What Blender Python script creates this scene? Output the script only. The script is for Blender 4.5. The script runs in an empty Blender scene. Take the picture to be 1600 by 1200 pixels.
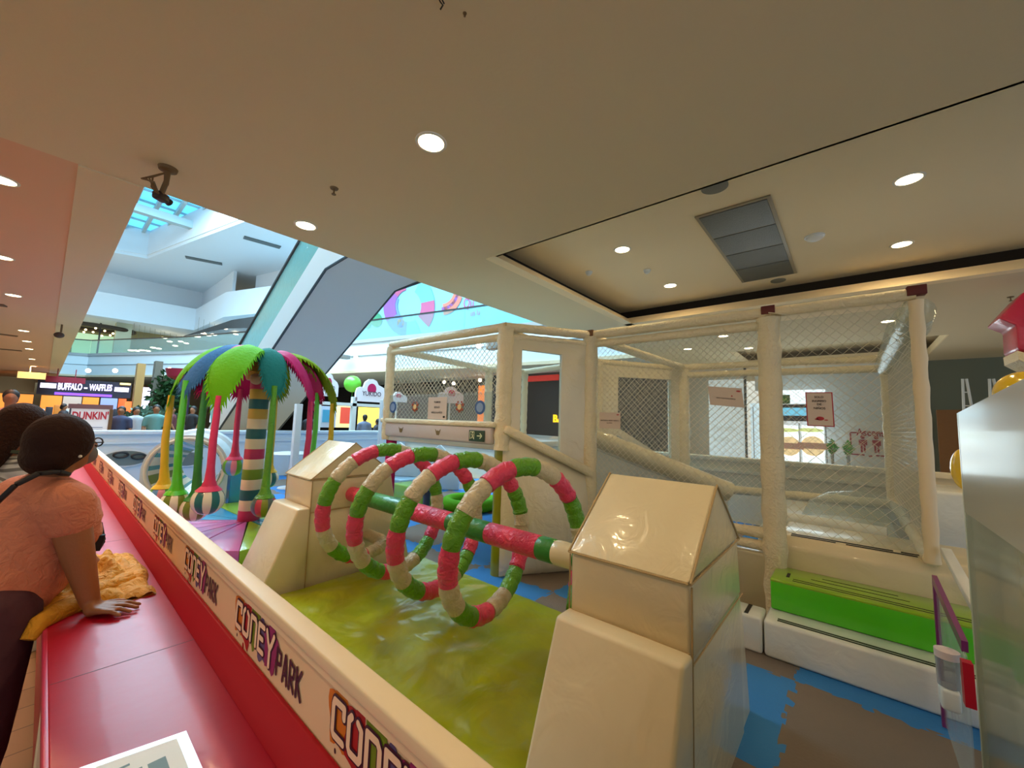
import bpy, bmesh, math, random
from mathutils import Vector, Matrix, noise
random.seed(7)
PI = math.pi; R = math.radians
C = bpy.context.scene.collection
scene = bpy.context.scene

# ------------------------------------------------------------------ camera
CAM = Vector((0, 0, 1.55)); FPX = 620.0
yaw, pit, rol = R(49.5), R(5.3), R(1.8)
fw = Vector((math.sin(yaw)*math.cos(pit), math.cos(yaw)*math.cos(pit), math.sin(pit)))
rt = Vector((math.cos(yaw), -math.sin(yaw), 0)); up = rt.cross(fw)
rt, up = rt*math.cos(rol)+up*math.sin(rol), -rt*math.sin(rol)+up*math.cos(rol)
cd = bpy.data.cameras.new('camera'); cam = bpy.data.objects.new('camera', cd); C.objects.link(cam)
cd.sensor_width = 36; cd.lens = FPX/1600*36; cd.clip_start = .02; cd.clip_end = 300
m = Matrix((rt, up, -fw)).transposed().to_4x4(); m.translation = CAM; cam.matrix_world = m
scene.camera = cam
def P(px, py, ax, val):
    """point of the place seen at photo pixel (px, py) on the plane ax = val"""
    d = fw+rt*((px-800)/FPX)+up*((600-py)/FPX); i = 'xyz'.index(ax)
    return CAM+d*((val-CAM[i])/d[i])

# ------------------------------------------------------------------ world, exposure
vs = scene.view_settings; vs.view_transform = 'Standard'; vs.look = 'None'; vs.gamma = 1; vs.exposure = 0.22; vs.use_curve_mapping = False
w = bpy.data.worlds.new('world'); scene.world = w; w.use_nodes = True
nt = w.node_tree; bg = nt.nodes['Background']
tc = nt.nodes.new('ShaderNodeTexCoord'); sx = nt.nodes.new('ShaderNodeSeparateXYZ'); rp = nt.nodes.new('ShaderNodeValToRGB')
nt.links.new(tc.outputs['Generated'], sx.inputs[0]); nt.links.new(sx.outputs['Y'], rp.inputs[0])
rp.color_ramp.elements[0].color = (.50, .58, .66, 1); rp.color_ramp.elements[0].position = 0.0
rp.color_ramp.elements[1].color = (.95, .77, .48, 1); rp.color_ramp.elements[1].position = .35
nt.links.new(rp.outputs[0], bg.inputs[0]); bg.inputs[1].default_value = 1.35

def area(name, loc, size, power, col, rot=(0, 0, 0), size_y=None, spread=180):
    l = bpy.data.lights.new(name, 'AREA'); l.energy = power; l.color = col; l.size = size
    if size_y: l.shape = 'RECTANGLE'; l.size_y = size_y
    l.spread = R(spread)
    o = bpy.data.objects.new(name, l); o.location = loc; o.rotation_euler = rot; C.objects.link(o); return o
# daylight falling through the skylight, and daylight from the glazed entrance at the right
area('skylight_daylight', (4.5, 17.5, 13.7), 9, 7600, (.56, .84, 1), size_y=20)
area('entrance_daylight', (11.6, .9, 1.5), 1.4, 30, (.8, .93, 1), rot=(0, R(90), 0), size_y=1.8)
WARM = (1, .73, .40)

# ------------------------------------------------------------------ materials
MATS = {}
def lin(c): c = c/255; return c/12.92 if c <= .04045 else ((c+.055)/1.055)**2.4
def M(name, rgb, rough=.5, metal=0, coat=0, bump=None, var=0, emit=0, spec=.5, alpha=1):
    if name in MATS: return MATS[name]
    mt = bpy.data.materials.new(name); mt.use_nodes = True; n = mt.node_tree; b = n.nodes['Principled BSDF']
    col = tuple(lin(c) for c in rgb)+(1,)
    b.inputs['Base Color'].default_value = col; b.inputs['Roughness'].default_value = rough
    b.inputs['Metallic'].default_value = metal; b.inputs['Coat Weight'].default_value = coat; b.inputs['Coat Roughness'].default_value = .08
    b.inputs['Specular IOR Level'].default_value = spec
    if emit: b.inputs['Emission Color'].default_value = col; b.inputs['Emission Strength'].default_value = emit
    if alpha < 1: b.inputs['Alpha'].default_value = alpha
    tcn = None
    if bump or var:
        tcn = n.nodes.new('ShaderNodeTexCoord')
    if bump:
        sc, st = bump[:2]; nz = n.nodes.new('ShaderNodeTexNoise'); nz.inputs['Scale'].default_value = sc; nz.inputs['Detail'].default_value = 3
        if len(bump) > 2: nz.inputs['Distortion'].default_value = bump[2]
        bp = n.nodes.new('ShaderNodeBump'); bp.inputs['Strength'].default_value = st; bp.inputs['Distance'].default_value = .02
        n.links.new(tcn.outputs['Object'], nz.inputs['Vector']); n.links.new(nz.outputs['Fac'], bp.inputs['Height'])
        n.links.new(bp.outputs[0], b.inputs['Normal'])
        if coat: n.links.new(bp.outputs[0], b.inputs['Coat Normal'])
    if var:
        nz = n.nodes.new('ShaderNodeTexNoise'); nz.inputs['Scale'].default_value = 3.2; nz.inputs['Detail'].default_value = 4
        hs = n.nodes.new('ShaderNodeHueSaturation'); mr = n.nodes.new('ShaderNodeMapRange')
        mr.inputs['From Min'].default_value = .3; mr.inputs['From Max'].default_value = .7
        mr.inputs['To Min'].default_value = 1-var; mr.inputs['To Max'].default_value = 1+var
        hs.inputs['Color'].default_value = col
        n.links.new(tcn.outputs['Object'], nz.inputs['Vector']); n.links.new(nz.outputs['Fac'], mr.inputs['Value'])
        n.links.new(mr.outputs[0], hs.inputs['Value']); n.links.new(hs.outputs[0], b.inputs['Base Color'])
    MATS[name] = mt; return mt
def nodes_of(mt): return mt.node_tree, mt.node_tree.nodes['Principled BSDF']

ceil_m = M('ceiling paint', (226, 210, 174), .9, bump=(40, .05))
ceilw_m = M('ceiling with orange light wash', (228, 186, 152), .9)  # far left ceiling: the orange wash of light is mixed into the colour
ceil2_m = M('recess ceiling paint', (242, 226, 190), .9)
wallw_m = M('white wall paint', (228, 230, 228), .75, bump=(30, .03))
fascia_m = M('white fascia panel', (222, 232, 238), .6)
vinyl_m = M('cream vinyl', (222, 208, 172), .3, coat=.6, bump=(7, .4, 1.2), var=.03)
vinyl_wr = M('wrinkled cream vinyl', (220, 206, 172), .32, coat=.5, bump=(5, .4, .8), var=.04)
vinylw_m = M('white vinyl', (230, 230, 222), .28, coat=.6, bump=(6, .45, .8))
seam_m = M('brown piping seam', (176, 150, 104), .55)
sleeve_m = M('cream padded sleeve', (232, 216, 178), .5, coat=.2, bump=(26, .8, 1.2), var=.05)
rail_m = M('cream painted wood', (236, 214, 176), .5, bump=(12, .1))
board_m = M('cream board', (232, 200, 160), .45, bump=(8, .06))
red_m = M('crimson laminate', (178, 6, 40), .4, coat=.06, bump=(7, .1), var=.05, spec=.35)
redlip_m = M('pink edge band', (200, 40, 80), .4)
lime_m = M('lime vinyl mat', (146, 152, 0), .3, coat=.4, bump=(2.2, .8, 1.6), var=.06)
green_m = M('green vinyl', (78, 196, 6), .3, coat=.6, bump=(5, .2))
limetop_m = M('lime vinyl', (142, 186, 16), .28, coat=.6, bump=(5, .3, 1))
gseg_m = M('green sleeve', (92, 158, 14), .42, coat=.3, bump=(22, .9, 1.4), var=.08)
pseg_m = M('pink sleeve', (228, 56, 100), .42, coat=.3, bump=(22, .9, 1.4), var=.08)
wseg_m = M('beige sleeve', (206, 192, 160), .45, coat=.3, bump=(22, .9, 1.4), var=.08)
gbar_m = M('dark green sleeve', (36, 128, 40), .42, coat=.3, bump=(20, .4))
black_m = M('black tape', (22, 20, 20), .5)
dark_m = M('dark shopfront', (34, 32, 36), .5)
steel_m = M('grey metal', (140, 142, 140), .4, metal=.6)
white_m = M('white plastic', (226, 230, 230), .4)
net_m = M('white net cord', (214, 204, 180), .7)
teal_m = M('teal vinyl', (36, 132, 132), .3, coat=.5)
blue_m = M('blue vinyl', (40, 150, 200), .3, coat=.5)
magenta_m = M('magenta fabric', (190, 14, 90), .65, bump=(12, .3), spec=.25)
purple_m = M('mauve vinyl', (196, 96, 160), .3, coat=.6)
olive_m = M('olive fabric', (124, 150, 6), .75, bump=(30, .4), spec=.2)
limef_m = M('lime fabric', (92, 166, 6), .75, bump=(30, .4), spec=.2)
yellow_m = M('yellow sleeve', (222, 178, 8), .5, coat=.2, bump=(18, .4))
brown_m = M('brown wood', (110, 72, 36), .6, bump=(20, .2))
orange_m = M('orange shop light', (255, 160, 70), .6, emit=.9)
skin_m = M('tan skin', (150, 92, 52), .55, bump=(60, .1))
hair_m = M('dark brown hair', (44, 20, 10), .75, spec=.2, bump=(60, .35, .5))
lampglow = M('lamp diffuser', (255, 226, 176), .4, emit=14)
def glass(name, rgb=(235, 240, 240), gloss=.12, rough=.05, trans=1.0, wave=.4):
    if name in MATS: return MATS[name]
    mt = bpy.data.materials.new(name); mt.use_nodes = True; n = mt.node_tree; n.nodes.clear()
    o = n.nodes.new('ShaderNodeOutputMaterial'); mx = n.nodes.new('ShaderNodeMixShader'); t = n.nodes.new('ShaderNodeBsdfTransparent')
    g = n.nodes.new('ShaderNodeBsdfPrincipled'); g.inputs['Base Color'].default_value = tuple(lin(c) for c in rgb)+(1,); g.inputs['Roughness'].default_value = rough
    t.inputs[0].default_value = tuple(1-(1-lin(c))*trans for c in rgb)+(1,)
    lw = n.nodes.new('ShaderNodeLayerWeight'); lw.inputs['Blend'].default_value = .25
    ad = n.nodes.new('ShaderNodeMath'); ad.operation = 'ADD'; ad.use_clamp = True; ad.inputs[1].default_value = gloss
    ml = n.nodes.new('ShaderNodeMath'); ml.operation = 'MULTIPLY'; ml.inputs[1].default_value = .45
    tcn = n.nodes.new('ShaderNodeTexCoord'); nz = n.nodes.new('ShaderNodeTexNoise'); nz.inputs['Scale'].default_value = 6; nz.inputs['Distortion'].default_value = 1.5
    bp = n.nodes.new('ShaderNodeBump'); bp.inputs['Strength'].default_value = wave; bp.inputs['Distance'].default_value = .02
    n.links.new(tcn.outputs['Object'], nz.inputs['Vector']); n.links.new(nz.outputs['Fac'], bp.inputs['Height']); n.links.new(bp.outputs[0], g.inputs['Normal'])
    n.links.new(lw.outputs['Facing'], ml.inputs[0]); n.links.new(ml.outputs[0], ad.inputs[0]); n.links.new(ad.outputs[0], mx.inputs[0])
    n.links.new(t.outputs[0], mx.inputs[1]); n.links.new(g.outputs[0], mx.inputs[2]); n.links.new(mx.outputs[0], o.inputs[0])
    MATS[name] = mt; return mt
film_m = glass('clear film', gloss=.06)
glass_m = glass('balustrade glass', (222, 238, 236), gloss=.05)
tealglass_m = glass('teal escalator glass', (150, 205, 200), gloss=.35)
acryl_m = glass('acrylic panel', (188, 196, 184), gloss=.24, rough=.14, wave=.06)

# ------------------------------------------------------------------ mesh builder
class MB:
    def __init__(s): s.v = []; s.f = []; s.mi = []; s.cur = 0
    def add(s, vs, fs):
        o = len(s.v); s.v += [Vector(v) for v in vs]
        for f in fs: s.f.append([i+o for i in f]); s.mi.append(s.cur)
        return s
    def mat(s, i): s.cur = i; return s
    def box(s, a, b, bev=0, rot=None, seg=3):
        a, b = Vector(a), Vector(b); lo = Vector(map(min, a, b)); hi = Vector(map(max, a, b))
        bm = bmesh.new(); bmesh.ops.create_cube(bm, size=1)
        for v in bm.verts: v.co = Vector((lo[i]+(v.co[i]+.5)*(hi[i]-lo[i]) for i in range(3)))
        return s.bm(bm, bev, rot, seg)
    def bm(s, bm, bev=0, rot=None, seg=3):
        if bev: bmesh.ops.bevel(bm, geom=bm.edges[:], offset=bev, segments=seg, profile=.5, affect='EDGES')
        if rot:
            for v in bm.verts: v.co = rot @ v.co
        bm.verts.ensure_lookup_table()
        s.add([v.co.copy() for v in bm.verts], [[v.index for v in f.verts] for f in bm.faces]); bm.free(); return s
    def obox(s, o, ux, uy, uz, dx, dy, dz, bev=0, seg=3):
        """box centred at o with unit axes ux, uy, uz and full sizes"""
        bm = bmesh.new(); bmesh.ops.create_cube(bm, size=1)
        o = Vector(o); ux = Vector(ux).normalized(); uy = Vector(uy).normalized(); uz = Vector(uz).normalized()
        for v in bm.verts: v.co = Vector((v.co.x*dx, v.co.y*dy, v.co.z*dz))
        if bev: bmesh.ops.bevel(bm, geom=bm.edges[:], offset=bev, segments=seg, profile=.5, affect='EDGES')
        for v in bm.verts: v.co = o+ux*v.co.x+uy*v.co.y+uz*v.co.z
        return s.bm(bm)
    def beam(s, a, b, w, h, bev=0, upv=(0, 0, 1)):
        a, b = Vector(a), Vector(b); d = (b-a); L = d.length; d.normalize(); sd = d.cross(Vector(upv)).normalized(); u = sd.cross(d)
        return s.obox((a+b)/2, sd, d, u, w, L, h, bev)
    def tube(s, pts, r, n=12, cap=True, closed=False):
        pts = [Vector(p) for p in pts]; rs = r if isinstance(r, (list, tuple)) else [r]*len(pts)
        k = len(pts); vs = []; prev = None
        for i, p in enumerate(pts):
            if closed: t = pts[(i+1) % k]-pts[i-1]
            else: t = pts[min(i+1, k-1)]-pts[max(i-1, 0)]
            t.normalize()
            if prev is None:
                a = Vector((0, 0, 1)) if abs(t.z) < .9 else Vector((1, 0, 0)); u = t.cross(a).normalized()
            else: u = (prev-t*prev.dot(t)).normalized()
            prev = u; q = t.cross(u)
            for j in range(n): an = 2*PI*j/n; vs.append(p+(u*math.cos(an)+q*math.sin(an))*rs[i])
        fs = []
        for i in range(k if closed else k-1):
            for j in range(n): a = i*n+j; b = i*n+(j+1) % n; c = ((i+1) % k)*n+(j+1) % n; d = ((i+1) % k)*n+j; fs.append([a, b, c, d])
        if cap and not closed: fs.append(list(range(n))[::-1]); fs.append([(k-1)*n+j for j in range(n)])
        return s.add(vs, fs)
    def prism(s, poly, d, bev=0, seg=2):
        """polygon (3-D points) extruded by vector d"""
        poly = [Vector(p) for p in poly]; d = Vector(d); k = len(poly)
        bm = bmesh.new(); vs = [bm.verts.new(p) for p in poly]+[bm.verts.new(p+d) for p in poly]
        bm.faces.new(vs[:k][::-1]); bm.faces.new(vs[k:])
        for i in range(k): bm.faces.new([vs[i], vs[(i+1) % k], vs[k+(i+1) % k], vs[k+i]])
        bmesh.ops.recalc_face_normals(bm, faces=bm.faces[:])
        return s.bm(bm, bev, seg=seg)
    def quad(s, a, b, c, d): return s.add([a, b, c, d], [[0, 1, 2, 3]])
    def lathe(s, prof, c=(0, 0, 0), n=24, ax=(0, 0, 1)):
        c = Vector(c); ax = Vector(ax).normalized(); a = Vector((1, 0, 0)) if abs(ax.x) < .9 else Vector((0, 1, 0)); u = ax.cross(a).normalized(); q = ax.cross(u)
        vs = []
        for (r, h) in prof:
            for j in range(n): an = 2*PI*j/n; vs.append(c+ax*h+(u*math.cos(an)+q*math.sin(an))*max(r, 1e-4))
        fs = [[i*n+j, i*n+(j+1) % n, (i+1)*n+(j+1) % n, (i+1)*n+j] for i in range(len(prof)-1) for j in range(n)]
        return s.add(vs, fs)
    def ball(s, c, r, n=24, m=14, sc=(1, 1, 1)):
        c = Vector(c); o = len(s.v)
        vs = [c+Vector((r*sc[0]*math.sin(PI*i/m)*math.cos(2*PI*j/n), r*sc[1]*math.sin(PI*i/m)*math.sin(2*PI*j/n), r*sc[2]*math.cos(PI*i/m))) for i in range(m+1) for j in range(n)]
        return s.add(vs, [[i*n+j, (i+1)*n+j, (i+1)*n+(j+1) % n, i*n+(j+1) % n] for i in range(m) for j in range(n)])
    def disc(s, c, r, ax=(0, 0, 1), n=20, h=.01): return s.lathe([(0, 0), (r, 0), (r, h), (0, h)], c, n, ax)

OFF = {}
def finish(me, smooth=35):
    me.update()
    if smooth:
        me.shade_smooth(); me.set_sharp_from_angle(angle=R(smooth))
def obj(name, mb, mat, parent=None, smooth=35, loc=None, merge=True):
    """link one mesh; vertices are in world metres; a child is stored relative to its thing's base"""
    me = bpy.data.meshes.new(name)
    vs = mb.v
    if parent is None:
        if loc is None:
            lo = Vector((min(v[i] for v in vs) for i in range(3))); hi = Vector((max(v[i] for v in vs) for i in range(3)))
            loc = Vector(((lo.x+hi.x)/2, (lo.y+hi.y)/2, lo.z))
        off = Vector(loc)
    else: off = OFF[parent.name]
    me.from_pydata([v-off for v in vs], [], mb.f)
    mats = mat if isinstance(mat, (list, tuple)) else [mat]
    for q in mats: me.materials.append(q)
    if len(mats) > 1: me.polygons.foreach_set('material_index', mb.mi)
    if merge:
        bm = bmesh.new(); bm.from_mesh(me); bmesh.ops.remove_doubles(bm, verts=bm.verts[:], dist=1e-5); bmesh.ops.recalc_face_normals(bm, faces=bm.faces[:]); bm.to_mesh(me); bm.free()
    finish(me, smooth)
    o = bpy.data.objects.new(name, me); C.objects.link(o)
    if parent is None: o.location = off
    else: o.parent = parent
    OFF[o.name] = off
    return o
def thing(name, label, cat, loc, group=None):
    o = bpy.data.objects.new(name, None); C.objects.link(o); o.location = loc; o.empty_display_size = .1
    o['label'] = label; o['category'] = cat
    if group: o['group'] = group
    OFF[o.name] = Vector(loc); return o
def tag(o, label, cat, group=None):
    o['label'] = label; o['category'] = cat
    if group: o['group'] = group
    return o
def struct(name, mb, mat, smooth=35):
    o = obj(name, mb, mat, None, smooth); o['kind'] = 'structure'; return o
def dup(root, loc, label=None, rz=0):
    r = root.copy(); C.objects.link(r); r.location = loc
    if rz: r.rotation_euler.z = rz
    if label: r['label'] = label
    for ch in root.children:
        c = ch.copy(); C.objects.link(c); c.parent = r
        for g in ch.children: d = g.copy(); C.objects.link(d); d.parent = c
    return r
def text(mb, s, o, right, upv, size, width=None, depth=.002, align='L', thick=0):
    """lettering as flat mesh, standing on baseline point o"""
    cu = bpy.data.curves.new('t', 'FONT'); cu.body = s; cu.size = 1; cu.extrude = 0; cu.offset = thick; cu.resolution_u = 3
    ob = bpy.data.objects.new('t', cu); C.objects.link(ob); dg = bpy.context.evaluated_depsgraph_get(); me = bpy.data.meshes.new_from_object(ob.evaluated_get(dg))
    vs = [v.co.copy() for v in me.vertices]; fs = [list(p.vertices) for p in me.polygons]
    bpy.data.objects.remove(ob); bpy.data.curves.remove(cu); bpy.data.meshes.remove(me)
    if not vs: return
    x0 = min(v.x for v in vs); x1 = max(v.x for v in vs); kx = size*1.0 if width is None else width/(x1-x0)
    ky = size*1.38
    right = Vector(right).normalized(); upv = Vector(upv).normalized(); nrm = right.cross(upv); o = Vector(o)
    sh = -x0*kx if align == 'L' else -(x0+x1)/2*kx
    mb.add([o+right*(v.x*kx+sh)+upv*(v.y*ky)+nrm*depth for v in vs], fs)

# ================================================================== THE SETTING
# floors
def tile_mat():
    mt = M('beige floor tile', (150, 122, 88), .35, coat=.2); n, b = nodes_of(mt)
    tcn = n.nodes.new('ShaderNodeTexCoord'); br = n.nodes.new('ShaderNodeTexBrick')
    br.inputs['Color1'].default_value = (lin(158), lin(132), lin(98), 1); br.inputs['Color2'].default_value = (lin(140), lin(112), lin(78), 1); br.inputs['Mortar'].default_value = (lin(90), lin(72), lin(52), 1)
    br.inputs['Scale'].default_value = 1; br.inputs['Brick Width'].default_value = .6; br.inputs['Row Height'].default_value = .2; br.inputs['Mortar Size'].default_value = .004
    n.links.new(tcn.outputs['Object'], br.inputs['Vector']); n.links.new(br.outputs[0], b.inputs['Base Color']); return mt
def foam_mat():
    mt = M('jigsaw foam tiles', (70, 130, 175), .75, bump=(60, .2)); n, b = nodes_of(mt)
    tcn = n.nodes.new('ShaderNodeTexCoord'); mp = n.nodes.new('ShaderNodeMapping'); mp.inputs['Scale'].default_value = (1, 1, 0); mp.inputs['Location'].default_value = (.895, 3.53, 0.3)
    # jigsaw tabs: a small saw-like wave displaces the checker's edges
    wv = n.nodes.new('ShaderNodeTexVoronoi'); wv.inputs['Scale'].default_value = 16; sub = n.nodes.new('ShaderNodeVectorMath'); sub.operation = 'SUBTRACT'; sub.inputs[1].default_value = (.5, .5, .5)
    sc = n.nodes.new('ShaderNodeVectorMath'); sc.operation = 'SCALE'; sc.inputs['Scale'].default_value = .05; ad = n.nodes.new('ShaderNodeVectorMath')
    ck = n.nodes.new('ShaderNodeTexChecker'); ck.inputs['Scale'].default_value = 1/.9
    ck.inputs['Color1'].default_value = (lin(44), lin(122), lin(190), 1); ck.inputs['Color2'].default_value = (lin(118), lin(104), lin(92), 1)
    n.links.new(tcn.outputs['Object'], mp.inputs[0]); n.links.new(mp.outputs[0], wv.inputs['Vector']); n.links.new(wv.outputs['Color'], sub.inputs[0]); n.links.new(sub.outputs[0], sc.inputs[0])
    n.links.new(mp.outputs[0], ad.inputs[0]); n.links.new(sc.outputs[0], ad.inputs[1]); n.links.new(ad.outputs[0], ck.inputs['Vector']); n.links.new(ck.outputs[0], b.inputs['Base Color']); return mt
struct('floor', MB().box((-9, -7, -.1), (18, 48, 0)), tile_mat())
struct('floor', MB().box((.5, -3.2, 0), (7.55, 10.9, .012)), foam_mat())

# near ceiling (the soffit we stand under) with the recess, the band along the atrium and the second recess
Z = 3.2; T = 3.3
mb = MB()
mb.box((.33, -7, Z), (2.83, 3.95, T)); mb.box((2.83, 2.78, Z), (9.6, 3.95, T)); mb.box((6.2, -7, Z), (9.6, 2.78, T))
mb.box((9.6, 2.0, Z), (11.45, 3.95, T)); mb.box((9.6, -7, Z), (16, -1.3, T)); mb.box((11.9, -1.3, Z), (16, 2.0, T)); mb.box((11.45, 2.0, Z), (16, 3.95, T))
struct('ceiling', mb, ceil_m)
struct('ceiling', MB().box((-9, -7, Z), (.0, 3.95, T)), ceil_m)
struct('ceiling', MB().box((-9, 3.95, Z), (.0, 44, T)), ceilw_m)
struct('ceiling', MB().box((0, 3.95, Z-.012), (.33, 44, T+.02)).box((0, -7, Z), (.33, 3.95, T)), ceil_m)
struct('ceiling', MB().box((2.4, -7.5, 3.5), (6.6, 3.2, 3.6)), ceil2_m)
struct('ceiling', MB().box((9.3, -1.6, 3.5), (12.2, 2.3, 3.6)), ceil2_m)
# reveal strips of the two recesses: lit lip, the cove's shade painted as a dark strip behind it
lip_m = M('recess lip paint', (250, 230, 190), .8); cove_m = M('painted cove shade', (40, 32, 24), .95)
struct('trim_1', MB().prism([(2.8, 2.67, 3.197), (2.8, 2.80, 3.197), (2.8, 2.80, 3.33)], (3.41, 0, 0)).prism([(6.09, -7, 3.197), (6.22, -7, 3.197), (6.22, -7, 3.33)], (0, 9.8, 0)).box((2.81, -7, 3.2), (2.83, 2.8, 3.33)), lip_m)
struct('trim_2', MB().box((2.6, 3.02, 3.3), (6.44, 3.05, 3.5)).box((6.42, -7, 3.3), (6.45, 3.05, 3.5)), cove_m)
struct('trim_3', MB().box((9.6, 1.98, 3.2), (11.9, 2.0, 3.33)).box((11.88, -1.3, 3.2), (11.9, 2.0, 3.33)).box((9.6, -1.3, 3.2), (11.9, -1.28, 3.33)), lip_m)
# floor slab edge over the soffit (faces the atrium), and the one at the left
struct('wall_soffit_edge', MB().box((.33, 3.75, T), (11.4, 3.95, 5.1)).box((.1, 3.95, T+.02), (.33, 44, 5.1)).box((.1, 3.75, 5.1), (.2, 44, 6.0)), fascia_m)
struct('ceiling', MB().box((-9, -7.2, 3.62), (16.2, 3.74, 3.7)), ceil_m)

# atrium: floor slab of the upper storey with its white fascia
F = [(.33, 39.2), (1.6, 38.5), (5.1, 30.8), (9.2, 18.3), (10.6, 11.7), (11.3, 7.9), (11.45, 3.95)]
slab = [(x, y, 3.6) for x, y in F]+[(17, 3.95, 3.6), (17, 48, 3.6), (.33, 48, 3.6)]
struct('wall_atrium', MB().prism(slab, (0, 0, 1.42)), fascia_m)
def along(F, off, z0, z1, th, mb):
    for (x0, y0), (x1, y1) in zip(F[:-1], F[1:]):
        d = Vector((x1-x0, y1-y0, 0)).normalized(); nrm = Vector((-d.y, d.x, 0))*off   # +off points away from the void
        a = Vector((x0, y0, 0))+nrm; b = Vector((x1, y1, 0))+nrm
        mb.beam(a+Vector((0, 0, (z0+z1)/2)), b+Vector((0, 0, (z0+z1)/2)), th, z1-z0)
    return mb
struct('trim_4', along(F, -.02, 4.96, 5.12, .10, MB()), M('grey stone coping', (170, 172, 172), .6))
struct('trim_5', along(F, -.02, 3.56, 3.68, .08, MB()), M('cream soffit edge', (222, 204, 172), .7))
struct('trim_6', along(F, -.02, 4.36, 4.38, .05, MB()), M('panel joint grey', (150, 170, 180), .7))
rail = thing('glass_balustrade', 'glass balustrade with dark handrail along the upper floor edge across the atrium', 'railing', (9.2, 18.3, 5.1))
obj('glass_panel', along(F, .05, 5.12, 6.0, .02, MB()), glass_m, rail); obj('handrail', along(F, .05, 6.0, 6.06, .06, MB()), M('dark steel', (60, 62, 66), .4, metal=.7), rail)
# level two: back wall, ceiling band, columns
struct('wall_upper_back', MB().box((-1, 46.5, 5), (17, 46.8, 8.2)), M('olive back wall', (150, 140, 100), .8))
UF = [(-1, 41.6), (1.2, 41.45), (7.45, 41.2), (7.6, 33.4), (9.0, 29.2), (10.6, 27.6)]
ups = [(x, y, 8.2) for x, y in UF]+[(17, 27.6, 8.2), (17, 48, 8.2), (-1, 48, 8.2)]
struct('wall_upper_band', MB().prism(ups, (0, 0, 1.8)), fascia_m)
struct('wall_upper_set_back', MB().box((-1, 43.4, 10), (8.2, 43.6, 12.2)).box((8.2, 34.5, 10), (8.4, 43.6, 12.2)).prism([(9.6, 34.3, 10), (13.6, 17, 10), (13.8, 17, 10), (9.8, 34.5, 10)], (0, 0, 4)), fascia_m)
mural = [(11.26, 27), (12.4, 17.5), (13.3, 10), (14.02, 4)]
struct('wall_mural', along(mural, 0, 5.0, 10.5, .1, MB()), M('pale blue wall', (140, 200, 222), .6))
hole = [(-4, 39.2), (2.15, 37.4), (3.7, 36.9), (6.24, 24.8), (9.0, 12.0)]
roof = [(-5, 39.4, 12)]+[(x, y, 12) for x, y in hole]+[(9.4, 4, 12), (17, 4, 12), (17, 48, 12), (-5, 48, 12)]
struct('ceiling', MB().prism(roof, (0, 0, .3)), fascia_m)
wl = MB()
for (x0, y0), (x1, y1) in zip(hole[:-1], hole[1:]): wl.beam((x0, y0, 13.1), (x1, y1, 13.1), .1, 1.75)
struct('wall_skylight_well', wl, fascia_m)
struct('wall_roof_edge', MB().box((17, 4, 3.6), (17.2, 48, 12)), fascia_m)
sky = thing('skylight', 'large glazed skylight with white rafters over the atrium', 'skylight', (4, 30, 14))
skyglass = M('bright sky glass', (96, 196, 236), .3, emit=1.1)
obj('glazing', MB().box((-6, 8, 14.1), (11, 41, 14.14)), skyglass, sky)
wp = M('pale steel paint', (168, 192, 200), .6)
for k in range(12):
    x = -3.3+.95*k; obj('rafter', MB().box((x-.09, 8, 13.75), (x+.09, 41, 14.05)), wp, sky)
for k in range(9): y = 38.9-1.75*k; obj('purlin', MB().box((-6, y-.04, 13.96), (11, y+.04, 14.08)), wp, sky)
obj('main_beam', MB().box((-6, 30.7, 12.85), (11, 31.15, 13.3)), wp, sky)
# shop walls under the upper floor
struct('wall_shops_back', MB().box((-9, 45, 0), (17, 45.3, 3.6)), M('beige shop wall', (186, 160, 120), .8))
struct('wall_shops_right', MB().box((14, 3.95, 0), (14.2, 45, 3.6)), dark_m)
struct('wall_left', MB().box((-6.6, 12, 0), (-6.4, 45, 3.2)), M('cream wall', (214, 196, 160), .8))

# right wing beyond the play area
struct('wall_lift', MB().box((12.8, -1.35, 0), (13.0, .62, 3.2)).box((12.8, .62, 2.6), (13.0, 2.0, 3.2)), wallw_m)
struct('wall_right_far', MB().box((12.85, -9, 0), (13.0, -1.35, 3.2)), M('grey green wall', (120, 126, 112), .8))
struct('wall_entrance', MB().box((12.2, 2.15, 0), (12.35, 3.6, 3.2)).box((10.9, 3.6, 0), (12.35, 3.75, 3.2)), M('bleached shop wall', (222, 214, 200), .6))
struct('wall_stair_panel', MB().box((11.9, -2.48, 0), (12.0, -1.36, 2.05)), M('mid brown wood panel', (134, 92, 50), .6, bump=(20, .2)))
struct('wall_column', MB().box((11.6, -2.9, 0), (12.0, -2.5, 3.2), bev=.04), wallw_m)
# low parapet walls round the play area
pl = MB().box((-1.6, 10.95, 0), (7.7, 11.1, 1.04)).box((-1.6, 10.9, 1.04), (7.75, 11.16, 1.12), bev=.01).box((-1.6, 10.92, .86), (7.7, 10.95, .90))
struct('wall_parapet_far', pl, M('pale blue white panel', (206, 222, 232), .45))
pr_ = MB().box((7.62, -3.3, 0), (7.74, 10.95, .98)).box((7.57, -3.3, .98), (7.8, 10.9, 1.05), bev=.01).box((7.58, -3.3, .80), (7.62, 10.9, .84))
struct('wall_parapet_right', pr_, M('cream parapet panel', (226, 214, 188), .5))

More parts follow.
